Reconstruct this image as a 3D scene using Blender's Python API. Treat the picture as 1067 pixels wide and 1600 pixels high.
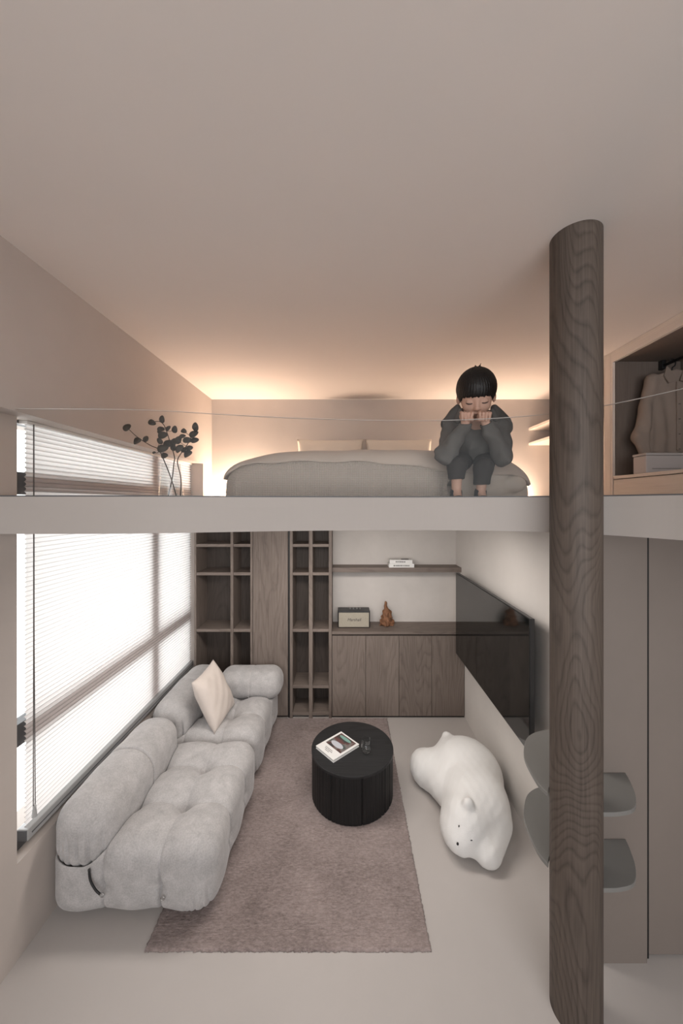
import bpy, bmesh, math, random
import numpy as np
from mathutils import Vector, Matrix

random.seed(7)
np.random.seed(7)
for o in list(bpy.data.objects):
    bpy.data.objects.remove(o)
SC = bpy.context.scene
COL = SC.collection

# ------------------------------------------------------------------ camera
F = 562.0            # focal length in pixels of the 1067 x 1600 frame
VX, VY = 541.0, 787.0
CZ = 2.35            # camera height above the lower floor
cd = bpy.data.cameras.new('camera')
cam = bpy.data.objects.new('camera', cd)
COL.objects.link(cam)
cam.location = (0, 0, CZ)
cam.rotation_euler = (math.pi / 2, 0, 0)
cd.sensor_fit = 'VERTICAL'
cd.sensor_height = 36.0
cd.lens = F / 1600.0 * 36.0
cd.shift_x = (533.5 - VX) / 1600.0
cd.shift_y = (VY - 800.0) / 1600.0
cd.clip_start = 0.02
SC.camera = cam

# ------------------------------------------------------------------ world, exposure
w = bpy.data.worlds.new('overcast_sky')
SC.world = w
w.use_nodes = True
bg = w.node_tree.nodes['Background']
bg.inputs[0].default_value = (0.975, 0.985, 1.0, 1)
bg.inputs[1].default_value = 2.6
SC.view_settings.view_transform = 'Standard'
SC.view_settings.look = 'None'
SC.view_settings.gamma = 1.0
SC.view_settings.use_curve_mapping = False
SC.view_settings.exposure = 0.48
WARM = (1.0, 0.75, 0.56)


def area_light(name, loc, rot, sx, sy, power, color):
    l = bpy.data.lights.new(name, 'AREA')
    l.shape = 'RECTANGLE'
    l.size, l.size_y = sx, sy
    l.energy = power
    l.color = color
    o = bpy.data.objects.new(name, l)
    o.location = loc
    o.rotation_euler = rot
    COL.objects.link(o)
    return o


# sampling portal in the big window behind the camera (gives no light of its own)
pt = area_light('window_portal', (0.525, -1.98, 2.2), (math.pi / 2, 0, 0), 4.25, 2.6, 1, (1, 1, 1))
pt.data.cycles.is_portal = True
pt = area_light('window_portal', (-1.96, 2.99, 1.66), (0, math.radians(-90), 0), 2.3, 2.2, 1, (1, 1, 1))
pt.data.cycles.is_portal = True
SIDE_W = 22.0       # warm uplights beside the bed head
SLAB_W = 30.0       # unseen soft panel under the loft slab, added for the inferred downlights

# ------------------------------------------------------------------ helpers
WL = {}


def P(px, py, Y):
    return Vector(((px - VX) * Y / F, Y, CZ - (py - VY) * Y / F))


def W(px, py, z):
    Y = F * (CZ - z) / (py - VY)
    return Vector(((px - VX) * Y / F, Y, z))


def tag(o, label=None, cat=None, group=None, kind=None):
    if label:
        o['label'] = label
    if cat:
        o['category'] = cat
    if group:
        o['group'] = group
    if kind:
        o['kind'] = kind
    return o


def empty(name, loc):
    o = bpy.data.objects.new(name, None)
    o.location = loc
    o.empty_display_size = 0.05
    COL.objects.link(o)
    WL[o.name] = Vector(loc)
    return o


def put(name, verts, faces, mat, parent=None, smooth=False, mats=None, fmat=None):
    """world-space geometry -> one mesh object whose origin is its bottom centre"""
    v = np.asarray(verts, dtype=float)
    lo, hi = v.min(0), v.max(0)
    org = np.array([(lo[0] + hi[0]) / 2, (lo[1] + hi[1]) / 2, lo[2]])
    me = bpy.data.meshes.new(name)
    if isinstance(faces, np.ndarray):
        faces = faces.tolist()
    me.from_pydata((v - org).tolist(), [], faces)
    me.update()
    if smooth:
        me.polygons.foreach_set('use_smooth', [True] * len(me.polygons))
    for m in (mats or [mat]):
        me.materials.append(m)
    if fmat is not None:
        me.polygons.foreach_set('material_index', list(fmat))
    o = bpy.data.objects.new(name, me)
    COL.objects.link(o)
    WL[o.name] = Vector(org)
    if parent is not None:
        o.parent = parent
        o.location = Vector(org) - WL[parent.name]
    else:
        o.location = org
    return o


def bm_put(name, bm, mat, parent=None, smooth=False):
    bm.verts.ensure_lookup_table()
    bm.normal_update()
    vs = [tuple(v.co) for v in bm.verts]
    bm.verts.index_update()
    fs = [[v.index for v in f.verts] for f in bm.faces]
    bm.free()
    return put(name, vs, fs, mat, parent, smooth)


def box(name, x0, x1, y0, y1, z0, z1, mat, parent=None, bev=0.0, seg=2):
    bm = bmesh.new()
    bmesh.ops.create_cube(bm, size=1.0)
    for v in bm.verts:
        v.co = Vector(((x0 + x1) / 2 + v.co.x * (x1 - x0), (y0 + y1) / 2 + v.co.y * (y1 - y0), (z0 + z1) / 2 + v.co.z * (z1 - z0)))
    if bev > 0:
        bmesh.ops.bevel(bm, geom=list(bm.edges), offset=bev, segments=seg, affect='EDGES', profile=0.5)
    return bm_put(name, bm, mat, parent)


def boxes(name, specs, mat, parent=None, bev=0.0):
    bm = bmesh.new()
    for (x0, x1, y0, y1, z0, z1) in specs:
        r = bmesh.ops.create_cube(bm, size=1.0)
        for v in r['verts']:
            v.co = Vector(((x0 + x1) / 2 + v.co.x * (x1 - x0), (y0 + y1) / 2 + v.co.y * (y1 - y0), (z0 + z1) / 2 + v.co.z * (z1 - z0)))
    if bev > 0:
        bmesh.ops.bevel(bm, geom=list(bm.edges), offset=bev, segments=2, affect='EDGES', profile=0.5)
    return bm_put(name, bm, mat, parent)


def prism(name, poly, z0, z1, mat, parent=None, bev=0.0, top_mat=None):
    n = len(poly)
    bm = bmesh.new()
    a = [bm.verts.new((x, y, z0)) for x, y in poly]
    b = [bm.verts.new((x, y, z1)) for x, y in poly]
    bm.faces.new(a[::-1])
    top = bm.faces.new(b)
    for i in range(n):
        j = (i + 1) % n
        bm.faces.new((a[i], a[j], b[j], b[i]))
    bmesh.ops.recalc_face_normals(bm, faces=list(bm.faces))
    if bev > 0:
        ed = [e for e in bm.edges if abs(e.verts[0].co.z - e.verts[1].co.z) < 1e-6]
        bmesh.ops.bevel(bm, geom=ed, offset=bev, segments=2, affect='EDGES', profile=0.5)
    return bm_put(name, bm, mat, parent)


def lathe(name, prof, c, mat, parent=None, n=48, smooth=True):
    vs, fs = [], []
    for (r, z) in prof:
        for k in range(n):
            a = 2 * math.pi * k / n
            vs.append((c[0] + r * math.cos(a), c[1] + r * math.sin(a), c[2] + z))
    m = len(prof)
    for i in range(m - 1):
        for k in range(n):
            k2 = (k + 1) % n
            fs.append((i * n + k, i * n + k2, (i + 1) * n + k2, (i + 1) * n + k))
    if prof[0][0] > 1e-5:
        fs.append(list(range(n))[::-1])
    if prof[-1][0] > 1e-5:
        fs.append([(m - 1) * n + k for k in range(n)])
    o = put(name, vs, fs, mat, parent, smooth)
    if smooth:
        o.data.set_sharp_from_angle(angle=math.radians(40))
    return o


def tube_geo(pts, rad, n=8, caps=True):
    pts = [Vector(p) for p in pts]
    if not hasattr(rad, '__len__'):
        rad = [rad] * len(pts)
    vs, fs = [], []
    ref = Vector((0.31, 0.52, 0.8)).normalized()
    for i, p in enumerate(pts):
        t = (pts[min(i + 1, len(pts) - 1)] - pts[max(i - 1, 0)]).normalized()
        u = t.cross(ref).normalized()
        v = t.cross(u)
        for k in range(n):
            a = 2 * math.pi * k / n
            vs.append(p + u * (rad[i] * math.cos(a)) + v * (rad[i] * math.sin(a)))
    for i in range(len(pts) - 1):
        for k in range(n):
            k2 = (k + 1) % n
            fs.append((i * n + k, (i + 1) * n + k, (i + 1) * n + k2, i * n + k2))
    if caps:
        fs.append(list(range(n)))
        fs.append([(len(pts) - 1) * n + k for k in range(n)][::-1])
    return [tuple(v) for v in vs], fs


def tube(name, pts, rad, mat, parent=None, n=8):
    v, f = tube_geo(pts, rad, n)
    return put(name, v, f, mat, parent, True)


def smooth_path(pts, per=6):
    pts = [Vector(p) for p in pts]
    out = []
    for i in range(len(pts) - 1):
        p0 = pts[max(i - 1, 0)]; p1 = pts[i]; p2 = pts[i + 1]; p3 = pts[min(i + 2, len(pts) - 1)]
        for k in range(per):
            t = k / per
            out.append(0.5 * ((2 * p1) + (p2 - p0) * t + (2 * p0 - 5 * p1 + 4 * p2 - p3) * t * t + (3 * p1 - p0 - 3 * p2 + p3) * t ** 3))
    out.append(pts[-1])
    return out


# ---- signed distance fields turned into meshes by surface nets
def nets(f, lo, hi, h):
    lo = np.array(lo, float); hi = np.array(hi, float)
    n = np.ceil((hi - lo) / h).astype(int) + 1
    ax = [(lo[i] + h * np.arange(n[i])).astype(np.float32) for i in range(3)]
    X, Y, Z = np.meshgrid(*ax, indexing='ij')
    d = f(X, Y, Z).astype(np.float32)
    s = d < 0
    sh = tuple(k - 1 for k in d.shape)
    pos = np.zeros(sh + (3,), np.float32)
    cnt = np.zeros(sh, np.float32)

    def cor(a, o):
        return a[o[0]:o[0] + sh[0], o[1]:o[1] + sh[1], o[2]:o[2] + sh[2]]
    for axn in range(3):
        oth = [k for k in range(3) if k != axn]
        for b in (0, 1):
            for c in (0, 1):
                o0 = [0, 0, 0]; o0[oth[0]] = b; o0[oth[1]] = c
                o1 = list(o0); o1[axn] = 1
                d0, d1 = cor(d, o0), cor(d, o1)
                m = cor(s, o0) != cor(s, o1)
                t = np.where(m, d0 / np.where(m, d0 - d1, 1), 0)
                mf = m.astype(np.float32)
                for k in range(3):
                    pos[..., k] += mf * o0[k]
                pos[..., axn] += t
                cnt += mf
    val = cnt > 0
    idx = np.full(sh, -1, np.int64)
    idx[val] = np.arange(val.sum())
    ijk = np.argwhere(val)
    verts = lo + h * (ijk + pos[val] / cnt[val][:, None])
    faces = []
    for axn in range(3):
        b, c = [k for k in range(3) if k != axn]
        a0 = [slice(None)] * 3; a1 = [slice(None)] * 3
        a0[axn] = slice(0, -1); a1[axn] = slice(1, None)
        for k in (b, c):
            a0[k] = slice(1, -1); a1[k] = slice(1, -1)
        s0, s1 = s[tuple(a0)], s[tuple(a1)]
        q = np.argwhere(s0 != s1)
        if not len(q):
            continue
        inside = s0[s0 != s1]
        base = q.copy()
        base[:, b] += 1; base[:, c] += 1

        def g(db, dc):
            r = base.copy(); r[:, b] -= db; r[:, c] -= dc
            return idx[r[:, 0], r[:, 1], r[:, 2]]
        quad = np.stack([g(1, 1), g(0, 1), g(0, 0), g(1, 0)], 1)
        flip = inside if axn != 1 else ~inside
        quad[~flip] = quad[~flip][:, ::-1]
        faces.append(quad)
    return verts, np.concatenate(faces)


def sdf_put(name, f, lo, hi, h, mat, parent=None):
    v, fc = nets(f, lo, hi, h)
    return put(name, v, fc, mat, parent, True)


def smin(a, b, k):
    t = np.clip(0.5 + 0.5 * (b - a) / k, 0, 1)
    return b + (a - b) * t - k * t * (1 - t)


def smax(a, b, k):
    return -smin(-a, -b, k)


def cap(X, Y, Z, a, b, ra, rb=None):
    rb = ra if rb is None else rb
    a = np.array(a, float); b = np.array(b, float)
    ab = b - a
    t = np.clip(((X - a[0]) * ab[0] + (Y - a[1]) * ab[1] + (Z - a[2]) * ab[2]) / (ab @ ab + 1e-9), 0, 1)
    return np.sqrt((X - a[0] - t * ab[0]) ** 2 + (Y - a[1] - t * ab[1]) ** 2 + (Z - a[2] - t * ab[2]) ** 2) - (ra + (rb - ra) * t)


def ell(X, Y, Z, c, r):
    x, y, z = (X - c[0]) / r[0], (Y - c[1]) / r[1], (Z - c[2]) / r[2]
    k0 = np.sqrt(x * x + y * y + z * z) + 1e-6
    k1 = np.sqrt((x / r[0]) ** 2 + (y / r[1]) ** 2 + (z / r[2]) ** 2) + 1e-6
    return k0 * (k0 - 1) / k1


def rbox(x, y, z, hx, hy, hz, r):
    qx, qy, qz = np.abs(x) - hx + r, np.abs(y) - hy + r, np.abs(z) - hz + r
    return np.sqrt(np.maximum(qx, 0) ** 2 + np.maximum(qy, 0) ** 2 + np.maximum(qz, 0) ** 2) + np.minimum(np.maximum(qx, np.maximum(qy, qz)), 0) - r


def gs(x, s):
    return np.exp(-(x / s) ** 2)


def wob(X, Y, Z, k, seed=0):
    """cheap smooth pseudo noise in -1..1"""
    r = np.random.RandomState(seed)
    o = 0
    for i in range(6):
        v = r.normal(size=3) * k
        o = o + np.sin(X * v[0] + Y * v[1] + Z * v[2] + r.rand() * 6.28)
    return o / 3.0


# ------------------------------------------------------------------ materials
def new_mat(name):
    m = bpy.data.materials.new(name)
    m.use_nodes = True
    nt = m.node_tree
    return m, nt, nt.nodes['Principled BSDF']


def mottled(name, col, var=0.06, scale=3.0, rough=0.7, bump=0.1, bscale=40.0, spec=0.3, sheen=0.0, fine=0.0, fscale=300.0):
    m, nt, b = new_mat(name)
    N, L = nt.nodes, nt.links
    tc = N.new('ShaderNodeTexCoord')
    n1 = N.new('ShaderNodeTexNoise'); n1.inputs['Scale'].default_value = scale; n1.inputs['Detail'].default_value = 6; n1.inputs['Roughness'].default_value = 0.6
    L.new(tc.outputs['Object'], n1.inputs['Vector'])
    mx = N.new('ShaderNodeMix'); mx.data_type = 'RGBA'
    mx.inputs['A'].default_value = (*[c * (1 - var) for c in col], 1)
    mx.inputs['B'].default_value = (*[min(1, c * (1 + var)) for c in col], 1)
    cr = N.new('ShaderNodeMapRange'); cr.inputs['From Min'].default_value = 0.3; cr.inputs['From Max'].default_value = 0.7
    L.new(n1.outputs['Fac'], cr.inputs['Value'])
    L.new(cr.outputs['Result'], mx.inputs['Factor'])
    out = mx.outputs['Result']
    n2 = N.new('ShaderNodeTexNoise'); n2.inputs['Scale'].default_value = bscale; n2.inputs['Detail'].default_value = 4
    L.new(tc.outputs['Object'], n2.inputs['Vector'])
    if fine > 0:
        n3 = N.new('ShaderNodeTexNoise'); n3.inputs['Scale'].default_value = fscale; n3.inputs['Detail'].default_value = 2
        L.new(tc.outputs['Object'], n3.inputs['Vector'])
        mr = N.new('ShaderNodeMapRange'); mr.inputs['To Min'].default_value = 1 - fine; mr.inputs['To Max'].default_value = 1 + fine
        mr.inputs['From Min'].default_value = 0.3; mr.inputs['From Max'].default_value = 0.7
        L.new(n3.outputs['Fac'], mr.inputs['Value'])
        mu = N.new('ShaderNodeVectorMath'); mu.operation = 'SCALE'
        L.new(out, mu.inputs[0]); L.new(mr.outputs['Result'], mu.inputs['Scale'])
        out = mu.outputs['Vector']
    L.new(out, b.inputs['Base Color'])
    b.inputs['Roughness'].default_value = rough
    b.inputs['Specular IOR Level'].default_value = spec
    if sheen:
        b.inputs['Sheen Weight'].default_value = sheen
        b.inputs['Sheen Roughness'].default_value = 0.4
    if bump:
        bp = N.new('ShaderNodeBump'); bp.inputs['Strength'].default_value = bump; bp.inputs['Distance'].default_value = 0.004
        L.new(n2.outputs['Fac'], bp.inputs['Height'])
        L.new(bp.outputs['Normal'], b.inputs['Normal'])
    return m


def wood(name, dark, light, axis='Z', rough=0.55, lines=30.0, cont=0.62, zs=0.13):
    """oak veneer: contour lines of stretched noise give cathedral grain"""
    m, nt, b = new_mat(name)
    N, L = nt.nodes, nt.links
    tc = N.new('ShaderNodeTexCoord')
    oi = N.new('ShaderNodeObjectInfo')
    off = N.new('ShaderNodeVectorMath'); off.operation = 'SCALE'
    cv = N.new('ShaderNodeCombineXYZ')
    for k in range(3):
        L.new(oi.outputs['Random'], cv.inputs[k])
    L.new(cv.outputs[0], off.inputs[0]); off.inputs['Scale'].default_value = 23.0
    ad = N.new('ShaderNodeVectorMath'); ad.operation = 'ADD'
    L.new(tc.outputs['Object'], ad.inputs[0]); L.new(off.outputs[0], ad.inputs[1])

    def mapped(a, bb):
        mp = N.new('ShaderNodeMapping')
        s = [a, a, a]; s['XYZ'.index(axis)] = bb
        mp.inputs['Scale'].default_value = s
        L.new(ad.outputs[0], mp.inputs['Vector'])
        return mp.outputs[0]
    n1 = N.new('ShaderNodeTexNoise'); n1.inputs['Scale'].default_value = 2.6; n1.inputs['Detail'].default_value = 1.5; n1.inputs['Distortion'].default_value = 0.25
    L.new(mapped(1.0, zs), n1.inputs['Vector'])
    mu = N.new('ShaderNodeMath'); mu.operation = 'MULTIPLY'; mu.inputs[1].default_value = lines
    L.new(n1.outputs['Fac'], mu.inputs[0])
    n4 = N.new('ShaderNodeTexNoise'); n4.inputs['Scale'].default_value = 14; n4.inputs['Detail'].default_value = 3
    L.new(mapped(1.0, 0.5), n4.inputs['Vector'])
    ad2 = N.new('ShaderNodeMath'); ad2.operation = 'ADD'
    L.new(mu.outputs[0], ad2.inputs[0]); L.new(n4.outputs['Fac'], ad2.inputs[1])
    fr = N.new('ShaderNodeMath'); fr.operation = 'FRACT'
    L.new(ad2.outputs[0], fr.inputs[0])
    rp = N.new('ShaderNodeValToRGB')
    e = rp.color_ramp.elements
    e[0].position = 0.0; e[0].color = (0.15, 0.15, 0.15, 1)
    e[1].position = 1.0; e[1].color = (0.25, 0.25, 0.25, 1)
    x = rp.color_ramp.elements.new(0.22); x.color = (0.75, 0.75, 0.75, 1)
    x = rp.color_ramp.elements.new(0.75); x.color = (0.95, 0.95, 0.95, 1)
    L.new(fr.outputs[0], rp.inputs['Fac'])
    n2 = N.new('ShaderNodeTexNoise'); n2.inputs['Scale'].default_value = 3.0; n2.inputs['Detail'].default_value = 4
    L.new(mapped(45.0, 1.2), n2.inputs['Vector'])
    n3 = N.new('ShaderNodeTexNoise'); n3.inputs['Scale'].default_value = 1.3; n3.inputs['Detail'].default_value = 3
    L.new(mapped(1.0, 0.5), n3.inputs['Vector'])
    a1 = N.new('ShaderNodeMath'); a1.operation = 'MULTIPLY_ADD'; a1.inputs[1].default_value = 0.45 * cont
    L.new(rp.outputs['Color'], a1.inputs[0])
    a2 = N.new('ShaderNodeMath'); a2.operation = 'MULTIPLY_ADD'; a2.inputs[1].default_value = 0.9
    L.new(n2.outputs['Fac'], a2.inputs[0])
    a3 = N.new('ShaderNodeMath'); a3.operation = 'MULTIPLY_ADD'; a3.inputs[1].default_value = 0.7; a3.inputs[2].default_value = -0.57 - 0.05 * cont
    L.new(n3.outputs['Fac'], a3.inputs[0])
    L.new(a3.outputs[0], a2.inputs[2]); L.new(a2.outputs[0], a1.inputs[2])
    mx = N.new('ShaderNodeMix'); mx.data_type = 'RGBA'
    mx.inputs['A'].default_value = (*dark, 1); mx.inputs['B'].default_value = (*light, 1)
    mx.clamp_factor = True
    L.new(a1.outputs[0], mx.inputs['Factor'])
    L.new(mx.outputs['Result'], b.inputs['Base Color'])
    b.inputs['Roughness'].default_value = rough
    b.inputs['Specular IOR Level'].default_value = 0.3
    bp = N.new('ShaderNodeBump'); bp.inputs['Strength'].default_value = 0.15; bp.inputs['Distance'].default_value = 0.002
    L.new(a1.outputs[0], bp.inputs['Height']); L.new(bp.outputs['Normal'], b.inputs['Normal'])
    return m


def plain(name, col, rough=0.5, metal=0.0, spec=0.5):
    m, nt, b = new_mat(name)
    N, L = nt.nodes, nt.links
    tc = N.new('ShaderNodeTexCoord')
    n = N.new('ShaderNodeTexNoise'); n.inputs['Scale'].default_value = 25
    L.new(tc.outputs['Object'], n.inputs['Vector'])
    mr = N.new('ShaderNodeMapRange'); mr.inputs['To Min'].default_value = rough * 0.9; mr.inputs['To Max'].default_value = min(1, rough * 1.1)
    L.new(n.outputs['Fac'], mr.inputs['Value']); L.new(mr.outputs['Result'], b.inputs['Roughness'])
    b.inputs['Base Color'].default_value = (*col, 1)
    b.inputs['Metallic'].default_value = metal
    b.inputs['Specular IOR Level'].default_value = spec
    return m


def clear_glass(name, tint=(0.97, 0.98, 0.975), ior=1.5, rough=0.02):
    m, nt, b = new_mat(name)
    N, L = nt.nodes, nt.links
    N.remove(b)
    tr = N.new('ShaderNodeBsdfTransparent'); tr.inputs[0].default_value = (*tint, 1)
    gl = N.new('ShaderNodeBsdfGlossy'); gl.inputs['Roughness'].default_value = rough
    fr = N.new('ShaderNodeFresnel'); fr.inputs['IOR'].default_value = ior
    ge = N.new('ShaderNodeNewGeometry')          # only the outer skins reflect, so straight rays are never trapped inside
    iv = N.new('ShaderNodeMath'); iv.operation = 'SUBTRACT'; iv.inputs[0].default_value = 1.0
    L.new(ge.outputs['Backfacing'], iv.inputs[1])
    fm = N.new('ShaderNodeMath'); fm.operation = 'MULTIPLY'
    L.new(fr.outputs[0], fm.inputs[0]); L.new(iv.outputs[0], fm.inputs[1])
    mx = N.new('ShaderNodeMixShader')
    L.new(fm.outputs[0], mx.inputs[0]); L.new(tr.outputs[0], mx.inputs[1]); L.new(gl.outputs[0], mx.inputs[2])
    L.new(mx.outputs[0], N['Material Output'].inputs[0])
    return m


def blind_fabric(name, col, front):
    m, nt, b = new_mat(name)
    N, L = nt.nodes, nt.links
    N.remove(b)
    tr = N.new('ShaderNodeBsdfTranslucent'); tr.inputs[0].default_value = (*col, 1)
    df = N.new('ShaderNodeBsdfDiffuse'); df.inputs[0].default_value = (*front, 1)
    mx = N.new('ShaderNodeAddShader')
    L.new(tr.outputs[0], mx.inputs[0]); L.new(df.outputs[0], mx.inputs[1])
    L.new(mx.outputs[0], N['Material Output'].inputs[0])
    return m


M = {}
M['wall'] = mottled('limewash_plaster', (0.50, 0.445, 0.41), var=0.05, scale=1.6, rough=0.85, bump=0.08, bscale=12)
M['ceil'] = mottled('ceiling_paint', (0.67, 0.615, 0.58), var=0.015, scale=1.0, rough=0.9, bump=0.02)
M['floor'] = mottled('microcement_floor', (0.48, 0.445, 0.423), var=0.035, scale=1.4, rough=0.55, bump=0.03, bscale=10)
M['slab'] = mottled('slab_paint', (0.44, 0.40, 0.372), var=0.02, scale=1.5, rough=0.6, bump=0.03)
M['wall_pale'] = mottled('pale_limewash_plaster', (0.66, 0.625, 0.59), var=0.05, scale=1.6, rough=0.85, bump=0.08, bscale=12)
M['door'] = mottled('door_panel_paint', (0.225, 0.19, 0.168), var=0.04, scale=2.0, rough=0.6, bump=0.04)  # kept dark to imitate the dim light on the door wall
M['niche'] = mottled('niche_plaster', (0.64, 0.60, 0.565), var=0.06, scale=2.4, rough=0.85, bump=0.08, bscale=10)
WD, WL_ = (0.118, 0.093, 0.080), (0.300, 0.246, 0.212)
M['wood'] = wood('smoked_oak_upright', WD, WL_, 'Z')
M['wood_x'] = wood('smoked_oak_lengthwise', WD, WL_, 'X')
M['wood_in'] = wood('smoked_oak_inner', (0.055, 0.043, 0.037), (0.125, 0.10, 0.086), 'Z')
M['post'] = wood('smoked_oak_column', (0.040, 0.030, 0.025), (0.145, 0.114, 0.094), 'Z', lines=50, cont=0.9, zs=0.22)
M['pale_wood'] = wood('pale_ash', (0.60, 0.515, 0.455), (0.75, 0.67, 0.60), 'Y', lines=20, cont=0.4)
M['pale_wood_z'] = wood('pale_ash_upright', (0.60, 0.515, 0.455), (0.75, 0.67, 0.60), 'Z', lines=20, cont=0.4)
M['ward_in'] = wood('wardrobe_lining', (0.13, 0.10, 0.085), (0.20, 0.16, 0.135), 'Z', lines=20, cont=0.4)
M['black_wood'] = wood('black_stained_oak', (0.012, 0.012, 0.013), (0.040, 0.040, 0.041), 'X', rough=0.42)
M['black_wood_z'] = wood('black_stained_oak_upright', (0.006, 0.006, 0.0065), (0.020, 0.019, 0.019), 'Z', rough=0.5)
M['sofa'] = mottled('grey_chenille', (0.445, 0.43, 0.425), var=0.13, scale=14, rough=0.9, bump=0.3, bscale=120, spec=0.15, sheen=0.35, fine=0.10, fscale=130)
M['cushion'] = mottled('pale_satin_weave', (0.66, 0.585, 0.53), var=0.05, scale=8, rough=0.6, bump=0.1, bscale=90, sheen=0.1)
M['bear'] = mottled('white_boucle', (0.80, 0.79, 0.77), var=0.02, scale=6, rough=0.9, bump=0.4, bscale=180, spec=0.1)
M['dark'] = plain('near_black', (0.012, 0.011, 0.011), 0.5)
M['black'] = plain('black_plastic', (0.015, 0.015, 0.016), 0.4)
M['screen'] = plain('screen_glass', (0.006, 0.007, 0.007), 0.06, spec=0.9)
M['tvframe'] = plain('tv_frame_metal', (0.05, 0.05, 0.052), 0.35, metal=0.6)
M['metal'] = plain('brushed_metal', (0.5, 0.49, 0.48), 0.35, metal=1.0)
M['plate'] = mottled('grey_lacquer_plate', (0.20, 0.195, 0.185), var=0.02, scale=3, rough=0.38, bump=0.0)
M['frame'] = plain('window_frame_grey', (0.10, 0.10, 0.105), 0.5)
M['rail'] = plain('blind_rail_aluminium', (0.42, 0.42, 0.42), 0.45, metal=0.3)
M['cord'] = plain('blind_cord', (0.10, 0.09, 0.085), 0.7)
M['white'] = plain('white_paper', (0.78, 0.77, 0.75), 0.6)
M['page'] = plain('page_edges', (0.70, 0.69, 0.66), 0.8)
M['ink'] = plain('printing_ink', (0.09, 0.085, 0.08), 0.7)
M['glass'] = clear_glass('clear_glass')
M['coated'] = clear_glass('coated_balustrade_glass', (0.98, 0.98, 0.975), 1.30, 0.28)
M['rim'] = plain('polished_glass_edge', (0.55, 0.52, 0.49), 0.25)
M['tumbler'] = clear_glass('tumbler_glass', (0.985, 0.99, 0.99), 1.55)
M['tumbler2'] = clear_glass('tumbler_wall_glass', (0.96, 0.97, 0.97), 1.9, 0.06)
M['blind'] = blind_fabric('pleated_blind_fabric', (0.37, 0.37, 0.365), (0.42, 0.375, 0.365))
M['blind_seam'] = blind_fabric('blind_fold_line', (0.21, 0.21, 0.206), (0.40, 0.355, 0.345))
M['sheet'] = mottled('bed_sheet', (0.55, 0.49, 0.43), var=0.04, scale=4, rough=0.9, bump=0.15, bscale=30)
M['throw'] = mottled('taupe_throw', (0.50, 0.425, 0.37), var=0.05, scale=5, rough=0.9, bump=0.2, bscale=120, sheen=0.15)
M['pillowcase'] = mottled('pillowcase_cotton', (0.66, 0.60, 0.53), var=0.03, scale=5, rough=0.85, bump=0.1, bscale=40)
M['leaf'] = mottled('dried_leaf', (0.055, 0.046, 0.036), var=0.25, scale=30, rough=0.6, bump=0.2, bscale=120)
M['stem'] = plain('branch_bark', (0.05, 0.035, 0.026), 0.8)
M['root'] = mottled('burl_root', (0.20, 0.095, 0.05), var=0.55, scale=22, rough=0.7, bump=1.0, bscale=45)
M['skin'] = mottled('skin', (0.50, 0.31, 0.235), var=0.05, scale=12, rough=0.55, bump=0.05, bscale=80)
M['hair'] = mottled('black_hair', (0.010, 0.008, 0.007), var=0.3, scale=40, rough=0.45, bump=0.3, bscale=150)
M['hoodie'] = mottled('charcoal_hoodie_knit', (0.098, 0.092, 0.087), var=0.08, scale=8, rough=0.9, bump=0.2, bscale=150)
M['lining'] = mottled('hood_lining', (0.12, 0.113, 0.106), var=0.06, scale=8, rough=0.9, bump=0.2, bscale=150)
M['trousers'] = mottled('black_trousers', (0.028, 0.025, 0.024), var=0.08, scale=8, rough=0.9, bump=0.1, bscale=100)
M['shoe'] = plain('dark_sock_shoe', (0.014, 0.015, 0.02), 0.6)
M['lash'] = plain('dark_lash', (0.03, 0.02, 0.017), 0.7)
M['lip'] = plain('lip', (0.36, 0.17, 0.14), 0.5)
M['jacket'] = mottled('sand_jacket_cotton', (0.25, 0.195, 0.163), var=0.06, scale=6, rough=0.9, bump=0.15, bscale=90)
M['boxgrey'] = mottled('pale_reflection_grey', (0.44, 0.40, 0.39), var=0.04, scale=5, rough=0.6, bump=0.02)  # pale tone of the box that stands in for a reflection


def gauze_mat():
    m, nt, b = new_mat('muslin_gauze')
    N, L = nt.nodes, nt.links
    tc = N.new('ShaderNodeTexCoord')
    sp = N.new('ShaderNodeSeparateXYZ')
    L.new(tc.outputs['Object'], sp.inputs[0])
    outs = []
    for ax in ('X', 'Z'):
        mu = N.new('ShaderNodeMath'); mu.operation = 'MULTIPLY'; mu.inputs[1].default_value = 560.0
        L.new(sp.outputs[ax], mu.inputs[0])
        sn = N.new('ShaderNodeMath'); sn.operation = 'SINE'
        L.new(mu.outputs[0], sn.inputs[0]); outs.append(sn.outputs[0])
    ad = N.new('ShaderNodeMath'); ad.operation = 'ADD'
    L.new(outs[0], ad.inputs[0]); L.new(outs[1], ad.inputs[1])
    mr = N.new('ShaderNodeMapRange'); mr.inputs['From Min'].default_value = -2; mr.inputs['From Max'].default_value = 2
    L.new(ad.outputs[0], mr.inputs['Value'])
    mx = N.new('ShaderNodeMix'); mx.data_type = 'RGBA'
    mx.inputs['A'].default_value = (0.40, 0.35, 0.305, 1); mx.inputs['B'].default_value = (0.52, 0.46, 0.41, 1)
    L.new(mr.outputs['Result'], mx.inputs['Factor']); L.new(mx.outputs['Result'], b.inputs['Base Color'])
    b.inputs['Roughness'].default_value = 0.95
    bp = N.new('ShaderNodeBump'); bp.inputs['Strength'].default_value = 0.5; bp.inputs['Distance'].default_value = 0.004
    L.new(ad.outputs[0], bp.inputs['Height']); L.new(bp.outputs['Normal'], b.inputs['Normal'])
    return m


M['gauze'] = gauze_mat()


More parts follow.
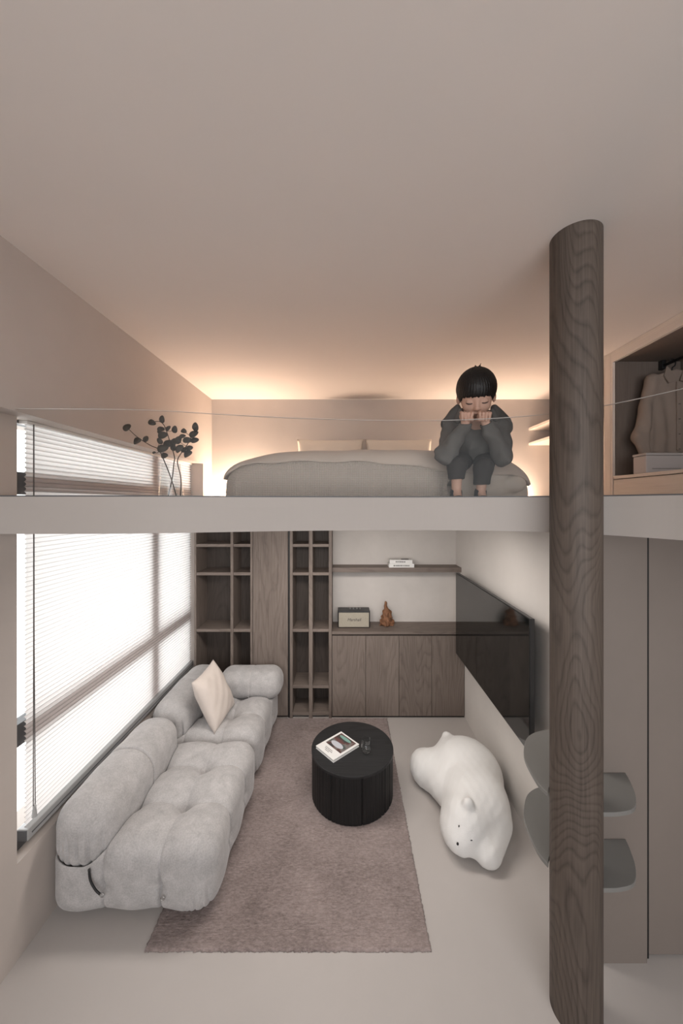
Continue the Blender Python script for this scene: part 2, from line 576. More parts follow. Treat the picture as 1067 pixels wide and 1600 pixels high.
def rug_mat():
    m, nt, b = new_mat('ribbed_wool_rug')
    N, L = nt.nodes, nt.links
    tc = N.new('ShaderNodeTexCoord')
    mp = N.new('ShaderNodeMapping'); mp.inputs['Scale'].default_value = (1.0, 2.6, 1.0)
    L.new(tc.outputs['Object'], mp.inputs['Vector'])
    n1 = N.new('ShaderNodeTexNoise'); n1.inputs['Scale'].default_value = 42; n1.inputs['Detail'].default_value = 5; n1.inputs['Roughness'].default_value = 0.7
    L.new(mp.outputs[0], n1.inputs['Vector'])
    n2 = N.new('ShaderNodeTexNoise'); n2.inputs['Scale'].default_value = 2.6; n2.inputs['Detail'].default_value = 5
    L.new(tc.outputs['Object'], n2.inputs['Vector'])
    a = N.new('ShaderNodeMath'); a.operation = 'MULTIPLY_ADD'; a.inputs[1].default_value = 1.7; a.inputs[2].default_value = -0.60
    L.new(n1.outputs['Fac'], a.inputs[0])
    a2 = N.new('ShaderNodeMath'); a2.operation = 'MULTIPLY_ADD'; a2.inputs[1].default_value = 1.0; a2.inputs[2].default_value = -0.25
    L.new(n2.outputs['Fac'], a2.inputs[0])
    a3 = N.new('ShaderNodeMath'); a3.operation = 'ADD'
    L.new(a.outputs[0], a3.inputs[0]); L.new(a2.outputs[0], a3.inputs[1])
    mx = N.new('ShaderNodeMix'); mx.data_type = 'RGBA'; mx.clamp_factor = True
    mx.inputs['A'].default_value = (0.145, 0.112, 0.104, 1); mx.inputs['B'].default_value = (0.43, 0.353, 0.333, 1)
    L.new(a3.outputs[0], mx.inputs['Factor']); L.new(mx.outputs['Result'], b.inputs['Base Color'])
    b.inputs['Roughness'].default_value = 0.95
    b.inputs['Specular IOR Level'].default_value = 0.1
    b.inputs['Sheen Weight'].default_value = 0.2
    bp = N.new('ShaderNodeBump'); bp.inputs['Strength'].default_value = 0.8; bp.inputs['Distance'].default_value = 0.006
    L.new(n1.outputs['Fac'], bp.inputs['Height']); L.new(bp.outputs['Normal'], b.inputs['Normal'])
    return m


M['rug'] = rug_mat()

# ------------------------------------------------------------------ the room shell
XU = -1.592          # upper part of the window wall
XL = -1.690          # lower, slightly set back part with the window
XO = -1.98           # outer face of that wall
XR = 1.30            # wall with the screen
YN = 1.845           # wall with the flush door, faces the camera
YB = 4.27            # back wall of the lower niche
YH = 4.26            # headboard panel upstairs
YE = 4.45            # structural back wall
ZC = CZ + 1.235      # ceiling
ZF = 2.33            # upper floor
ZT = 2.39            # top of the slab edge
ZS = 2.205           # underside of the slab
XE = 2.72            # far side wall (behind the wardrobe)
Y0 = -2.0            # window wall behind the camera
WY0, WY1 = 1.846, 4.0
WZ0, WZ1 = 0.50, 2.796

tag(box('floor', XO, 3.0, Y0 - 0.1, YE + 0.1, -0.08, 0.0, M['floor']), 'pale seamless microcement floor', kind='structure')
tag(box('ceiling', XO, 3.0, Y0 - 0.1, YE + 0.1, ZC, ZC + 0.1, M['ceil']), 'smooth greige painted ceiling', kind='structure')
wl = empty('wall_left', (XL, 1.2, 0))
tag(wl, 'greige plaster wall around the wide blind-covered window', kind='structure')
for s in ((XO, XU, Y0, YE, WZ1, ZC), (XO, XL, Y0, WY0, 0, WZ1), (XO, XL, WY0, WY1, 0, WZ0), (XO, XU, WY1, YE, ZS, WZ1), (XO, XL, WY1, YE, 0, ZS)):
    box('wall_section', *s, M['wall'], wl)
tag(box('wall_back', XL, 3.0, YE, YE + 0.1, 0, ZC, M['wall']), 'plaster wall at the end of the room', kind='structure')
tag(box('wall_niche', XL, XR, YB, YB + 0.08, 0, ZS, M['niche']), 'pale mottled plaster wall behind the shelves', kind='structure')
tag(prism('wall_right', [(XR, YN), (1.54, YN), (1.54, YN + 0.04), (2.95, YN + 0.04), (2.95, YE), (XR, YE)], 0, ZS, M['wall_pale']), 'pale plaster wall carrying the screen', kind='structure')
tag(box('wall_far_right', XE, 3.0, Y0, YE, ZS, ZC, M['wall']), 'wall behind the upstairs wardrobe', kind='structure')
tag(box('wall_side', XE, 3.0, Y0, YN + 0.04, 0, ZS, M['wall']), 'plain side wall beside the flush door', kind='structure')
dr = empty('door_1', (2.0, YN + 0.03, 0))
tag(dr, 'tall flush greige door panel beside the wooden column', kind='structure')
box('door_leaf', 1.5635, 2.46, YN + 0.018, YN + 0.038, 0.014, ZS - 0.004, M['door'], dr, 0.002)
box('gap_shade_strip', 1.5402, 1.5630, YN + 0.013, YN + 0.039, 0.0, ZS - 0.004, M['dark'], dr)  # dark strip filling the seam as painted shade
box('door_gap_shade', 1.5635, 2.46, YN + 0.03, YN + 0.039, 0.0, 0.0138, M['dark'], dr)  # dark strip painted in as the black gap under the door
# front face of the little wall piece left of the door shares the door tone, darkened to imitate shade
tag(box('trim_1', XR - 0.002, 1.538, YN - 0.006, YN - 0.0005, 0.0, ZS - 0.002, M['door']), 'wall face between column and flush door, tone darkened as shade', kind='structure')

# window wall behind the camera
wb = empty('wall_front', (0.5, Y0, 0))
tag(wb, 'wall with the large window behind the viewer', kind='structure')
for s in ((XO, -1.6, Y0 - 0.1, Y0, 0, ZC), (2.65, 3.0, Y0 - 0.1, Y0, 0, ZC), (-1.6, 2.65, Y0 - 0.1, Y0, 0, 0.90), (-1.6, 2.65, Y0 - 0.1, Y0, 3.50, ZC)):
    box('wall_section', *s, M['wall'], wb)
w2 = empty('window_2', (0.52, Y0 - 0.05, 0.90))
tag(w2, 'large window behind the viewer', kind='structure')
for s in ((-1.6, 2.65, Y0 - 0.08, Y0 - 0.03, 0.90, 0.94), (-1.6, 2.65, Y0 - 0.08, Y0 - 0.03, 3.46, 3.50), (-1.6, -1.56, Y0 - 0.08, Y0 - 0.03, 0.94, 3.46), (2.61, 2.65, Y0 - 0.08, Y0 - 0.03, 0.94, 3.46)):
    box('frame_bar', *s, M['frame'], w2)

# ---- side window: grey frames, panes
w1 = empty('window_1', (-1.86, (WY0 + WY1) / 2, WZ0))
tag(w1, 'wide grey framed window behind the pleated blind', kind='structure')
fx0, fx1 = -1.815, -1.752
for s in ((fx0, fx1, WY0, WY1, WZ0, WZ0 + 0.05), (fx0, fx1, WY0, WY1, WZ1 - 0.015, WZ1), (fx0, fx1, WY0, WY1, 1.05, 1.17), (fx0, fx1, WY0, WY1, 2.40, 2.52)):
    box('transom', *s, M['frame'], w1)
for s in ((fx0, fx1, 3.20, 3.32), (fx0, fx1, WY1 - 0.04, WY1)):
    for (z0, z1) in ((WZ0 + 0.05, 1.05), (1.17, 2.40), (2.52, WZ1 - 0.015)):
        box('mullion', *s, z0, z1, M['frame'], w1)
for (y0, y1) in ((WY0, 3.20), (3.32, WY1 - 0.04)):
    for (z0, z1) in ((WZ0 + 0.05, 1.05), (1.17, 2.40), (2.52, WZ1 - 0.015)):
        box('pane', -1.798, -1.792, y0, y1, z0, z1, M['glass'], w1)

# ---- pleated blind
bl = empty('pleated_blind', (-1.725, 3.0, 0.56))
tag(bl, 'white translucent pleated blind lowered over the side window', 'blind')
BY0, BY1, BZ0, BZ1 = 1.935, 3.99, 0.61, 2.778
NP = 84
prof = []
for i in range(NP):
    z0 = BZ0 + (BZ1 - BZ0) * i / NP
    dz = (BZ1 - BZ0) / NP
    for t in (0.0, 0.09, 0.3, 0.5, 0.7, 0.91):
        prof.append((-1.735 + 0.013 * math.sin(math.pi * t) ** 0.8, z0 + dz * t))
prof.append((-1.735, BZ1))
vs, fs = [], []
ys = np.linspace(BY0, BY1, 12)
for y in ys:
    for (x, z) in prof:
        vs.append((x, y, z))
np_ = len(prof)
for a in range(len(ys) - 1):
    for b_ in range(np_ - 1):
        fs.append((a * np_ + b_, a * np_ + b_ + 1, (a + 1) * np_ + b_ + 1, (a + 1) * np_ + b_))
fmi = [1 if (b_ % 6) in (0, 5) else 0 for a in range(len(ys) - 1) for b_ in range(np_ - 1)]
put('blind_fabric', vs, fs, None, bl, mats=[M['blind'], M['blind_seam']], fmat=fmi)
box('head_rail', -1.758, -1.708, BY0 - 0.01, BY1 + 0.005, BZ1, BZ1 + 0.018, M['white'], bl, 0.003)
rl = box('bottom_rail', -1.760, -1.700, BY0 - 0.015, BY1 + 0.005, 0.545, 0.61, M['rail'], bl, 0.006)
box('rail_groove', -1.6998, -1.6975, BY0 + 0.01, BY1, 0.572, 0.578, M['frame'], rl)
box('rail_end_cap', -1.756, -1.704, BY0 - 0.019, BY0 - 0.0152, 0.55, 0.605, M['frame'], rl, 0.001)
for k, dx in enumerate((0.0, 0.012)):
    tube('pull_cord', [(-1.690, 1.944 + dx * 0.2, 2.778), (-1.690, 1.944 + dx * 0.3, 1.6), (-1.688, 1.940 + dx, 0.72)], 0.0022, M['cord'], bl, 6)
lathe('cord_tassel', [(0.004, 0.062), (0.008, 0.058), (0.0085, 0.04), (0.013, 0.0), (0.0, 0.0)][::-1], (-1.687, 1.946, 0.658), M['rail'], bl, 12)

# ------------------------------------------------------------------ upper floor slab with its curved edge
EDGE = [(-1.69, 1.718), (-1.17, 1.732), (-0.88, 1.765), (-0.68, 1.82), (-0.31, 1.905), (0.066, 1.957), (0.30, 1.972), (0.488, 1.968), (0.72, 1.935), (0.92, 1.875),
        (1.06, 1.80), (1.19, 1.675), (1.27, 1.55), (1.33, 1.42), (1.375, 1.25), (1.39, 1.0), (1.39, 0.4)]
edge = smooth_path([(x, y, 0) for x, y in EDGE], 6)
edge = [(p.x, p.y) for p in edge]
PC, PR = (1.063, 1.668), 0.1058


def near_post(p, r):
    return (p[0] - PC[0]) ** 2 + (p[1] - PC[1]) ** 2 < r * r


def outward(i, pts):
    a = pts[max(i - 1, 0)]; b = pts[min(i + 1, len(pts) - 1)]
    dx, dy = b[0] - a[0], b[1] - a[1]
    l = math.hypot(dx, dy)
    return (-dy / l, dx / l)       # towards the inside of the upper floor


def offset(pts, d):
    return [(p[0] + outward(i, pts)[0] * d, p[1] + outward(i, pts)[1] * d) for i, p in enumerate(pts)]


# circle notch so that the column passes through the slab edge
NR = PR + 0.004
le = [p for p in edge if p[0] < PC[0] + 0.05 and p[1] > 1.5 and not near_post(p, NR)]
le = [p for p in le if p[0] < 1.1]
re_ = [p for p in edge if p[0] > 1.1 and not near_post(p, NR)]


def ang(p):
    return math.atan2(p[1] - PC[1], p[0] - PC[0])


a0, a1 = ang(le[-1]), ang(re_[0])
if a0 < a1:
    a0 += 2 * math.pi
arc = [(PC[0] + NR * math.cos(a0 + (a1 - a0) * k / 14), PC[1] + NR * math.sin(a0 + (a1 - a0) * k / 14)) for k in range(15)]
front = le + arc + re_
wy = [(XE, 0.4), (XE, YE), (XU, YE), (XU, WY0 - 0.002), (XL, WY0 - 0.002)]
tag(prism('floor_upper', front + wy, ZS, ZF, M['slab']), 'pale slab of the sleeping loft with a curved edge', kind='structure')


def strip(pts, d0, d1):
    return offset(pts, d0) + offset(pts, d1)[::-1]


for nm, pts, lab in (('trim_2', le, 'raised pale rim of the loft slab under the long glass'), ('trim_3', re_, 'raised pale rim of the loft slab beside the wardrobe')):
    tag(prism(nm, strip(pts, 0.0, 0.030), ZF, ZT - 0.006, M['slab']), lab, kind='structure')
GZ = CZ + 0.459


def glass_panel(label, pts):
    t = empty('glass_balustrade', (pts[len(pts) // 2][0], pts[len(pts) // 2][1], ZT - 0.006))
    tag(t, label, 'balustrade', 'curved glass balustrade of the loft')
    prism('glass_pane', strip(pts, 0.010, 0.020), ZT - 0.004, GZ - 0.002, M['coated'], t)
    prism('polished_edge', strip(pts, 0.010, 0.020), GZ - 0.002, GZ, M['rim'], t)
    prism('floor_channel', strip(pts, 0.003, 0.027), ZT - 0.006, ZT, M['frame'], t)
    e = offset([pts[-1], pts[-2]] if pts is le else [pts[0], pts[1]], 0)[0]
    n = outward(len(pts) - 1 if pts is le else 0, pts)
    c = (e[0] + n[0] * 0.015, e[1] + n[1] * 0.015)
    box('end_profile', c[0] - 0.003, c[0] + 0.003, c[1] - 0.004, c[1] + 0.004, ZT, GZ, M['rim'], t)


glass_panel('long curved clear glass balustrade in front of the bed', le)
glass_panel('curved clear glass balustrade in front of the open wardrobe', re_)

# headboard panel and right hand shelf alcove of the loft
tag(box('wall_headboard', XU, XE, YH, YH + 0.05, ZF, ZC, M['wall']), 'warm lit plaster headboard wall behind the bed', kind='structure')
area_light('under_slab_light', (-0.15, 2.75, ZS - 0.012), (math.radians(8), 0, 0), 1.7, 0.5, SLAB_W, (1.0, 0.93, 0.87))
# warm uplights on the loft floor at both sides of the bed head
area_light('bedside_light', (-1.17, YH - 0.12, ZF + 0.03), (math.radians(180 - 24), 0, 0), 0.55, 0.04, SIDE_W, WARM)
area_light('bedside_light', (1.72, YH - 0.10, ZF + 0.03), (math.radians(180 - 24), 0, 0), 0.75, 0.04, SIDE_W, WARM)

# ------------------------------------------------------------------ column
c = lathe('column', [(PR, 0.0), (PR, ZC)], (PC[0], PC[1], 0), M['post'], None, 72)
tag(c, 'tall round dark oak veneered column from floor to ceiling', 'column')

# climbing plates round the column
PL = [(0.958, 1.709), (0.945, 1.75), (0.944, 1.80), (0.956, 1.91), (0.982, 1.992), (1.05, 2.10), (1.12, 2.155), (1.20, 2.185), (XR - 0.002, 2.195), (XR - 0.008, YN - 0.008), (1.425, YN - 0.008), (1.405, 1.78),
      (1.362, 1.693), (1.30, 1.625), (1.22, 1.603), (1.143, 1.600)]
for zt, lab in ((0.976, 'upper grey rounded plate step wrapped round the column'), (0.638, 'lower grey rounded plate step wrapped round the column')):
    pts = [(p.x, p.y) for p in smooth_path([(x, y, 0) for x, y in PL[:8]], 4)] + PL[8:10] + [(p.x, p.y) for p in smooth_path([(x, y, 0) for x, y in PL[10:]], 4)]
    # notch around the column
    a0, a1 = ang((1.155, 1.635)), ang((0.972, 1.715))
    if a1 < a0:
        a1 += 2 * math.pi
    am = [(a0 + (a1 - a0) * k / 24) for k in range(25)]
    notch = [(PC[0] + NR * math.cos(a), PC[1] + NR * math.sin(a)) for a in am]
    tag(prism('climbing_plate', pts + notch, zt - 0.02, zt, M['plate'], None, 0.002), lab, 'step', 'plate steps round the column')

# ------------------------------------------------------------------ lower built-ins
YC = 3.94


def shelf_unit(label, xs, name='bookcase'):
    t = empty(name, ((xs[0][0] + xs[-1][1]) / 2, 4.1, 0))
    tag(t, label, 'bookcase')
    for (a, b_) in xs:
        box('upright', a, b_, YC, YB - 0.002, 0.0, ZS - 0.002, M['wood'], t, 0.001)
    for i in range(len(xs) - 1):
        a, b_ = xs[i][1], xs[i + 1][0]
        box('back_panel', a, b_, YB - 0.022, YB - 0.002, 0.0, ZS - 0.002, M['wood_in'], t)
        for zt in (1.908, 1.596, 0.976, 0.359, 0.062):
            box('shelf', a + 0.0005, b_ - 0.0005, YC + 0.004, YB - 0.0225, zt - 0.032, zt, M['wood_x'], t, 0.001)
    return t


def X3(px):
    return (px - VX) * YC / F


shelf_unit('open smoked oak bookcase beside the window, behind the sofa arm', [(X3(303.4), X3(306.5)), (X3(360), X3(364.3)), (X3(391), X3(394.5))])
t = empty('tall_cabinet', ((X3(422)), 4.1, 0))
tag(t, 'tall plain smoked oak cabinet door between two bookcases', 'cabinet')
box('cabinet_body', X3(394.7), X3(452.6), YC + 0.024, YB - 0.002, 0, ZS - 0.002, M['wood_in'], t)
box('cabinet_door', X3(395.3), X3(449.6), YC - 0.002, YC + 0.022, 0.03, ZS - 0.003, M['wood'], t, 0.0015)
box('gap_shade_strip', X3(450), X3(452.6), YC + 0.012, YC + 0.0238, 0, ZS - 0.003, M['dark'], t)  # dark strip set into the joint, its shade given as colour
shelf_unit('narrow open smoked oak bookcase beside the cabinet doors', [(X3(452.8), X3(457.2)), (X3(482.5), X3(488.3)), (X3(513.6), X3(518.3))])
t = empty('base_cabinet', (0.57, 4.1, 0))
tag(t, 'low smoked oak cabinet with four plain doors', 'cabinet')
bx0 = X3(518.5)
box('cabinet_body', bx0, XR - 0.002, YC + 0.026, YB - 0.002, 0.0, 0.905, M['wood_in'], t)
dxs = [X3(518.8), X3(571.2), X3(623.2), X3(674.2), XR - 0.004]
for i in range(4):
    box('cabinet_door', dxs[i] + 0.0018, dxs[i + 1] - 0.0018, YC + 0.002, YC + 0.024, 0.022, 0.90, M['wood'], t, 0.0015)
box('plinth', bx0, XR - 0.002, YC + 0.020, YC + 0.0255, 0.0, 0.021, M['dark'], t)
tag(box('countertop', bx0, XR - 0.001, YC - 0.002, YB - 0.001, 0.918, 0.95, M['wood_x'], None, 0.0015), 'long smoked oak top over the low cabinet', 'countertop')
tag(box('wall_shelf', bx0, XR - 0.001, 4.06, YB - 0.001, 1.576, 1.628, M['wood_x'], None, 0.0015), 'thick floating smoked oak shelf on the plaster niche wall', 'shelf')

# ------------------------------------------------------------------ television
XT = 1.18
t = empty('television', (XT, 3.1, 0.733))
tag(t, 'large black wall-mounted television facing the sofa', 'television')
box('tv_body', XT + 0.004, XT + 0.035, 2.318, 3.88, 0.733, 1.607, M['tvframe'], t, 0.003)
box('tv_screen', XT, XT + 0.0035, 2.324, 3.874, 0.742, 1.601, M['screen'], t)
box('wall_bracket', XT + 0.036, XR - 0.0005, 2.85, 3.35, 1.0, 1.35, M['black'], t, 0.004)

# ------------------------------------------------------------------ rug
RX0, RX1, RY0, RY1 = -1.06, 0.445, 1.885, YC - 0.012
nx, ny = 220, 300
gx = np.linspace(RX0, RX1, nx); gy = np.linspace(RY0, RY1, ny)
GX, GY = np.meshgrid(gx, gy, indexing='ij')
rr = np.random.RandomState(3)
zz = 0.014 + 0.0022 * np.sin(GY * 2 * math.pi / 0.0125 + 0.6 * np.sin(GX * 17)) + rr.uniform(-0.0018, 0.0018, GX.shape)
ex = np.minimum(np.minimum(GX - RX0, RX1 - GX), np.minimum(GY - RY0, RY1 - GY))
zz *= np.clip(0.35 + ex / 0.012, 0, 1)
GX2 = GX + np.where(ex < 0.004, rr.uniform(-0.004, 0.004, GX.shape), 0)
GY2 = GY + np.where(ex < 0.004, rr.uniform(-0.004, 0.003, GX.shape), 0)
vt = np.stack([GX2, GY2, zz], -1).reshape(-1, 3)
I = np.arange(nx * ny).reshape(nx, ny)
q = np.stack([I[:-1, :-1], I[1:, :-1], I[1:, 1:], I[:-1, 1:]], -1).reshape(-1, 4).tolist()
per = list(I[:, 0]) + list(I[-1, 1:]) + list(I[-2::-1, -1]) + list(I[0, -2:0:-1])
vb = vt[per].copy(); vb[:, 2] = 0.0005
n0 = len(vt)
m_ = len(per)
for k in range(m_):
    k2 = (k + 1) % m_
    q.append([int(per[k]), n0 + k, n0 + k2, int(per[k2])])
q.append([n0 + k for k in range(m_)][::-1])
tag(put('rug', np.concatenate([vt, vb]), q, M['rug'], None, True), 'mauve brown ribbed wool rug under the round table', 'rug')

# ------------------------------------------------------------------ sofa
SX0, SX1 = -1.678, -0.725
SCX, SHX = (SX0 + SX1) / 2, (SX1 - SX0) / 2
C3 = 2 * SHX / 3


def roll_d(x, y, z, cx, cy, cz, hx, hy, hz, r, fold_seed, ends=(1, 1), axis='y'):
    u, v, w_ = x - cx, y - cy, z - cz
    d = rbox(u, v, w_, hx, hy, hz, r)
    return d, u, v, w_


def folds(c_, s, amt, seed, n=7, width=0.006, span=0.14):
    r = np.random.RandomState(seed)
    o = 0
    for k in range(n):
        o = o + amt * r.uniform(0.4, 1.0) * gs(c_ - (-span + 2 * span * (k + r.uniform(0.2, 0.8)) / n), width)
    return o * s


def backroll(cy, hy, seed, gather=1.0):
    def f(x, y, z):
        u, v, w_ = x + 1.504, y - cy, z - 0.462
        d = rbox(u, v, w_, 0.172, hy, 0.196, 0.15)
        d = d + 0.015 * gs(v - 0.02, 0.0075) - 0.008 * np.cos(math.pi * v / hy * 1.0) * 0.5
        d = d + 0.0025 * wob(x, y, z, 14, seed)
        end = np.clip((np.abs(v) - hy + 0.12) / 0.10, 0, 1) * np.clip(0.75 - w_ / 0.10, 0, 1)
        d = d + folds(u, end, 0.030 * gather, seed, 6, 0.0075)
        return d
    return f


def arm_roll(x, y, z):
    u, v, w_ = x + 0.985, y - 3.745, z - 0.50
    d = rbox(u, v, w_, 0.325, 0.168, 0.142, 0.128)
    d = d + 0.005 * gs(u - 0.02, 0.0075) + 0.002 * wob(x, y, z, 15, 5)
    end = np.clip((u - 0.325 + 0.13) / 0.1, 0, 1) * np.clip(0.4 - w_ / 0.09, 0, 1)
    return d + folds(v + 0.03, end, 0.018, 11, 6)


def seat(cy, hy, seed, cuts):
    c3y = 2 * hy / 3

    def f(x, y, z):
        u, v, w_ = x - SCX, y - cy, z - 0.236
        d = rbox(u, v, w_, SHX - 0.004, hy - 0.003, 0.198, 0.105)
        cu, cv_ = np.cos(2 * math.pi * u / C3), np.cos(2 * math.pi * v / c3y)
        top = np.clip((w_ - 0.02) / 0.12, 0, 1)
        side = 1 - top
        d = d - 0.0065 * (cu + cv_) - 0.002
        su, sv = np.abs(np.abs(u) - C3 / 2), np.abs(np.abs(v) - c3y / 2)
        # sewn seams: sharp on the sides, soft on the top
        d = d + (0.024 * side + 0.007 * top) * (gs(su, 0.0075) + gs(sv, 0.0075)) + 0.006 * top * (gs(su, 0.035) + gs(sv, 0.035))
        rt = np.sqrt(su ** 2 + sv ** 2)
        d = d + 0.040 * top * gs(rt, 0.058) + 0.052 * top * gs(rt, 0.019)
        rm = np.abs(w_ + 0.03)
        d = d + 0.024 * side * gs(np.sqrt(np.minimum(su, sv) ** 2 + rm ** 2), 0.035)
        d = d + 0.003 * wob(x, y, z, 10, seed)
        # gathered corner folds
        cf = np.clip((np.abs(u) - SHX + 0.20) / 0.1, 0, 1) * np.clip(0.15 - w_ / 0.12, 0, 1) * np.clip((np.abs(v) - hy + 0.16) / 0.1, 0, 1)
        d = d + folds(u - 0.36, cf, 0.015, seed + 3, 7, 0.0065, 0.12)
        for cfn in cuts:
            d = smax(d, -(cfn(x, y, z) - 0.004), 0.012)
        return d
    return f


B1, B2 = backroll(2.466, 0.492, 1), backroll(3.452, 0.46, 2)
B1s, B2s = backroll(2.466, 0.492, 1, 0.0), backroll(3.452, 0.46, 2, 0.0)


def sofa_module(label, cy, hy, seed, rolls, parts):
    t = empty('sofa_module', (SCX, cy, 0.018))
    tag(t, label, 'sofa', 'sofa modules along the window')
    sdf_put('seat_cushion', seat(cy, hy, seed, rolls), (SX0 - 0.03, cy - hy - 0.03, -0.01), (SX1 + 0.04, cy + hy + 0.03, 0.50), 0.0062, M['sofa'], t)
    for nm, fn, lo, hi in parts:
        sdf_put(nm, fn, lo, hi, 0.0052, M['sofa'], t)
    return t


s1 = sofa_module('nearer tufted grey sofa module with one back roll', 2.478, 0.492, 1, [B1s], [('backrest', B1, (-1.73, 1.93, 0.23), (-1.30, 2.99, 0.70))])
s2 = sofa_module('farther tufted grey sofa module with arm roll and cushion', 3.452, 0.478, 4, [B2s, arm_roll],
                 [('backrest', B2, (-1.73, 2.96, 0.23), (-1.30, 3.94, 0.70)), ('armrest', lambda x, y, z: smax(arm_roll(x, y, z), -(B2(x, y, z) - 0.003), 0.01), (-1.34, 3.55, 0.33), (-0.63, 3.94, 0.68))])
# clips and straps holding the sofa rolls
for par in (s1,):
    pts = [P(139, 1358, 1.985), P(141, 1375, 1.98), P(149, 1390, 1.978), P(156, 1397, 1.98)]
    tube('strap', smooth_path(pts, 4), 0.006, M['black'], par, 8)
    for pp in ((159, 1399), (254, 1404)):
        q0 = P(pp[0], pp[1], 1.988)
        ring = [q0 + Vector((0.012 * math.cos(a), 0.0, 0.010 * math.sin(a))) for a in np.linspace(0, 2 * math.pi, 15)]
        tube('clip_ring', ring, 0.0028, M['metal'], par, 6)
ring = [W(387, 1092, 0.40) + Vector((0.014 * math.cos(a), -0.006, 0.012 + 0.012 * math.sin(a))) for a in np.linspace(0, 2 * math.pi, 15)]
tube('clip_ring', ring, 0.003, M['metal'], s2, 6)
ring = [W(209, 1284, 0.43) + Vector((0.012 * math.cos(a), 0.0, 0.012 * math.sin(a))) for a in np.linspace(0, 2 * math.pi, 15)]
tube('clip_ring', ring, 0.003, M['metal'], s1, 6)


# ------------------------------------------------------------------ pillows
def pillow(name, corners, thick, mat, parent=None, seed=0, n=30, wr=0.006):
    """corners a,b,c,d in order around the pillow"""
    a, b_, c_, d_ = [np.array(p, float) for p in corners]
    nrm = np.cross(b_ - a, d_ - a); nrm /= np.linalg.norm(nrm)
    r = np.random.RandomState(seed)
    ph = r.rand(8) * 6.28
    vs, fs = [], []
    idx = {}
    for sgn in (1, -1):
        for i in range(n + 1):
            for j in range(n + 1):
                s, t_ = i / n, j / n
                if sgn == -1 and (i in (0, n) or j in (0, n)):
                    idx[(sgn, i, j)] = idx[(1, i, j)]
                    continue
                # edges pulled in a little between the corners
                es, et = 2 * s - 1, 2 * t_ - 1
                pin = 0.07
                s2 = 0.5 + 0.5 * es * (1 - pin * (1 - et * et))
                t2 = 0.5 + 0.5 * et * (1 - pin * (1 - es * es))
                p = a * (1 - s2) * (1 - t2) + b_ * s2 * (1 - t2) + c_ * s2 * t2 + d_ * (1 - s2) * t2
                hgt = thick * 0.5 * ((1 - abs(es) ** 2.6) * (1 - abs(et) ** 2.6)) ** 0.55
                e = min(1, 4 * (1 - abs(es)), 4 * (1 - abs(et)))
                hgt += wr * e * (math.sin(9 * s + 4 * t_ + ph[0]) * 0.5 + math.sin(14 * t_ - 6 * s + ph[1]) * 0.4 + math.sin(22 * (s + t_) + ph[2]) * 0.3)
                idx[(sgn, i, j)] = len(vs)
                vs.append(p + nrm * sgn * max(hgt, 0))
        for i in range(n):
            for j in range(n):
                f = [idx[(sgn, i, j)], idx[(sgn, i + 1, j)], idx[(sgn, i + 1, j + 1)], idx[(sgn, i, j + 1)]]
                fs.append(f if sgn == 1 else f[::-1])
    return put(name, vs, fs, mat, parent, True)


cu = pillow('throw_cushion', [P(299, 1067, 3.02), P(333, 1030, 3.40), P(367, 1100, 3.44), P(335, 1148, 3.02)], 0.19, M['cushion'], None, 4, 30, 0.006)
tag(cu, 'pale pink satin cushion leaning on the sofa back', 'cushion')

# ------------------------------------------------------------------ round table and what stands on it
TC = (0.049, 2.926)
TR, TH = 0.331, 0.378
t = empty('coffee_table', (TC[0], TC[1], 0.016))
tag(t, 'black round drum coffee table on the rug', 'table')
# drum side of upright staves
NS = 60
vs, fs = [], []
for zz_ in (0.018, TH - 0.022):
    for k in range(NS * 4):
        a = 2 * math.pi * k / (NS * 4)
        j = k % 4
        rad = TR - (0.006 if j == 0 else 0.004)
        if k // 4 in (40, 47, 52, 53, 55) and j == 0:
            rad -= 0.006
        vs.append((TC[0] + rad * math.cos(a), TC[1] + rad * math.sin(a), zz_))
m4 = NS * 4
for k in range(m4):
    k2 = (k + 1) % m4
    fs.append((k, k2, m4 + k2, m4 + k))
fs.append(list(range(m4))[::-1]); fs.append([m4 + k for k in range(m4)])
put('drum_side', vs, fs, M['black_wood_z'], t)
lathe('table_top', [(TR - 0.004, TH - 0.0218), (TR, TH - 0.019), (TR, TH - 0.003), (TR - 0.003, TH)], (TC[0], TC[1], 0), M['black_wood'], t, 96)
# coffee table book
bk = empty('coffee_table_book', (-0.07, 2.91, TH))
tag(bk, 'white book with a picture cover lying on the black table', 'book')
bT, bR, bL = Vector((-0.044, 3.082, 0)), Vector((0.104, 2.918, 0)), Vector((-0.242, 2.895, 0))
tv, sv_ = (bR - bT), (bL - bT)
sv_ = Vector((tv.y, -tv.x, 0)).normalized() * 0.272


def bkbox(name, s0, s1, t0, t1, z0, z1, mat, par):
    pl = [bT + sv_ * s + tv * tt for s, tt in ((s0, t0), (s1, t0), (s1, t1), (s0, t1))]
    return prism(name, [(p.x, p.y) for p in pl], z0, z1, mat, par)


bkbox('back_cover', 0, 1, 0, 1, TH + 0.0003, TH + 0.0022, M['white'], bk)
bkbox('page_block', 0.01, 0.99, 0.012, 0.985, TH + 0.0023, TH + 0.0188, M['page'], bk)
bc = bkbox('front_cover', 0, 1, 0, 1, TH + 0.0189, TH + 0.021, M['white'], bk)


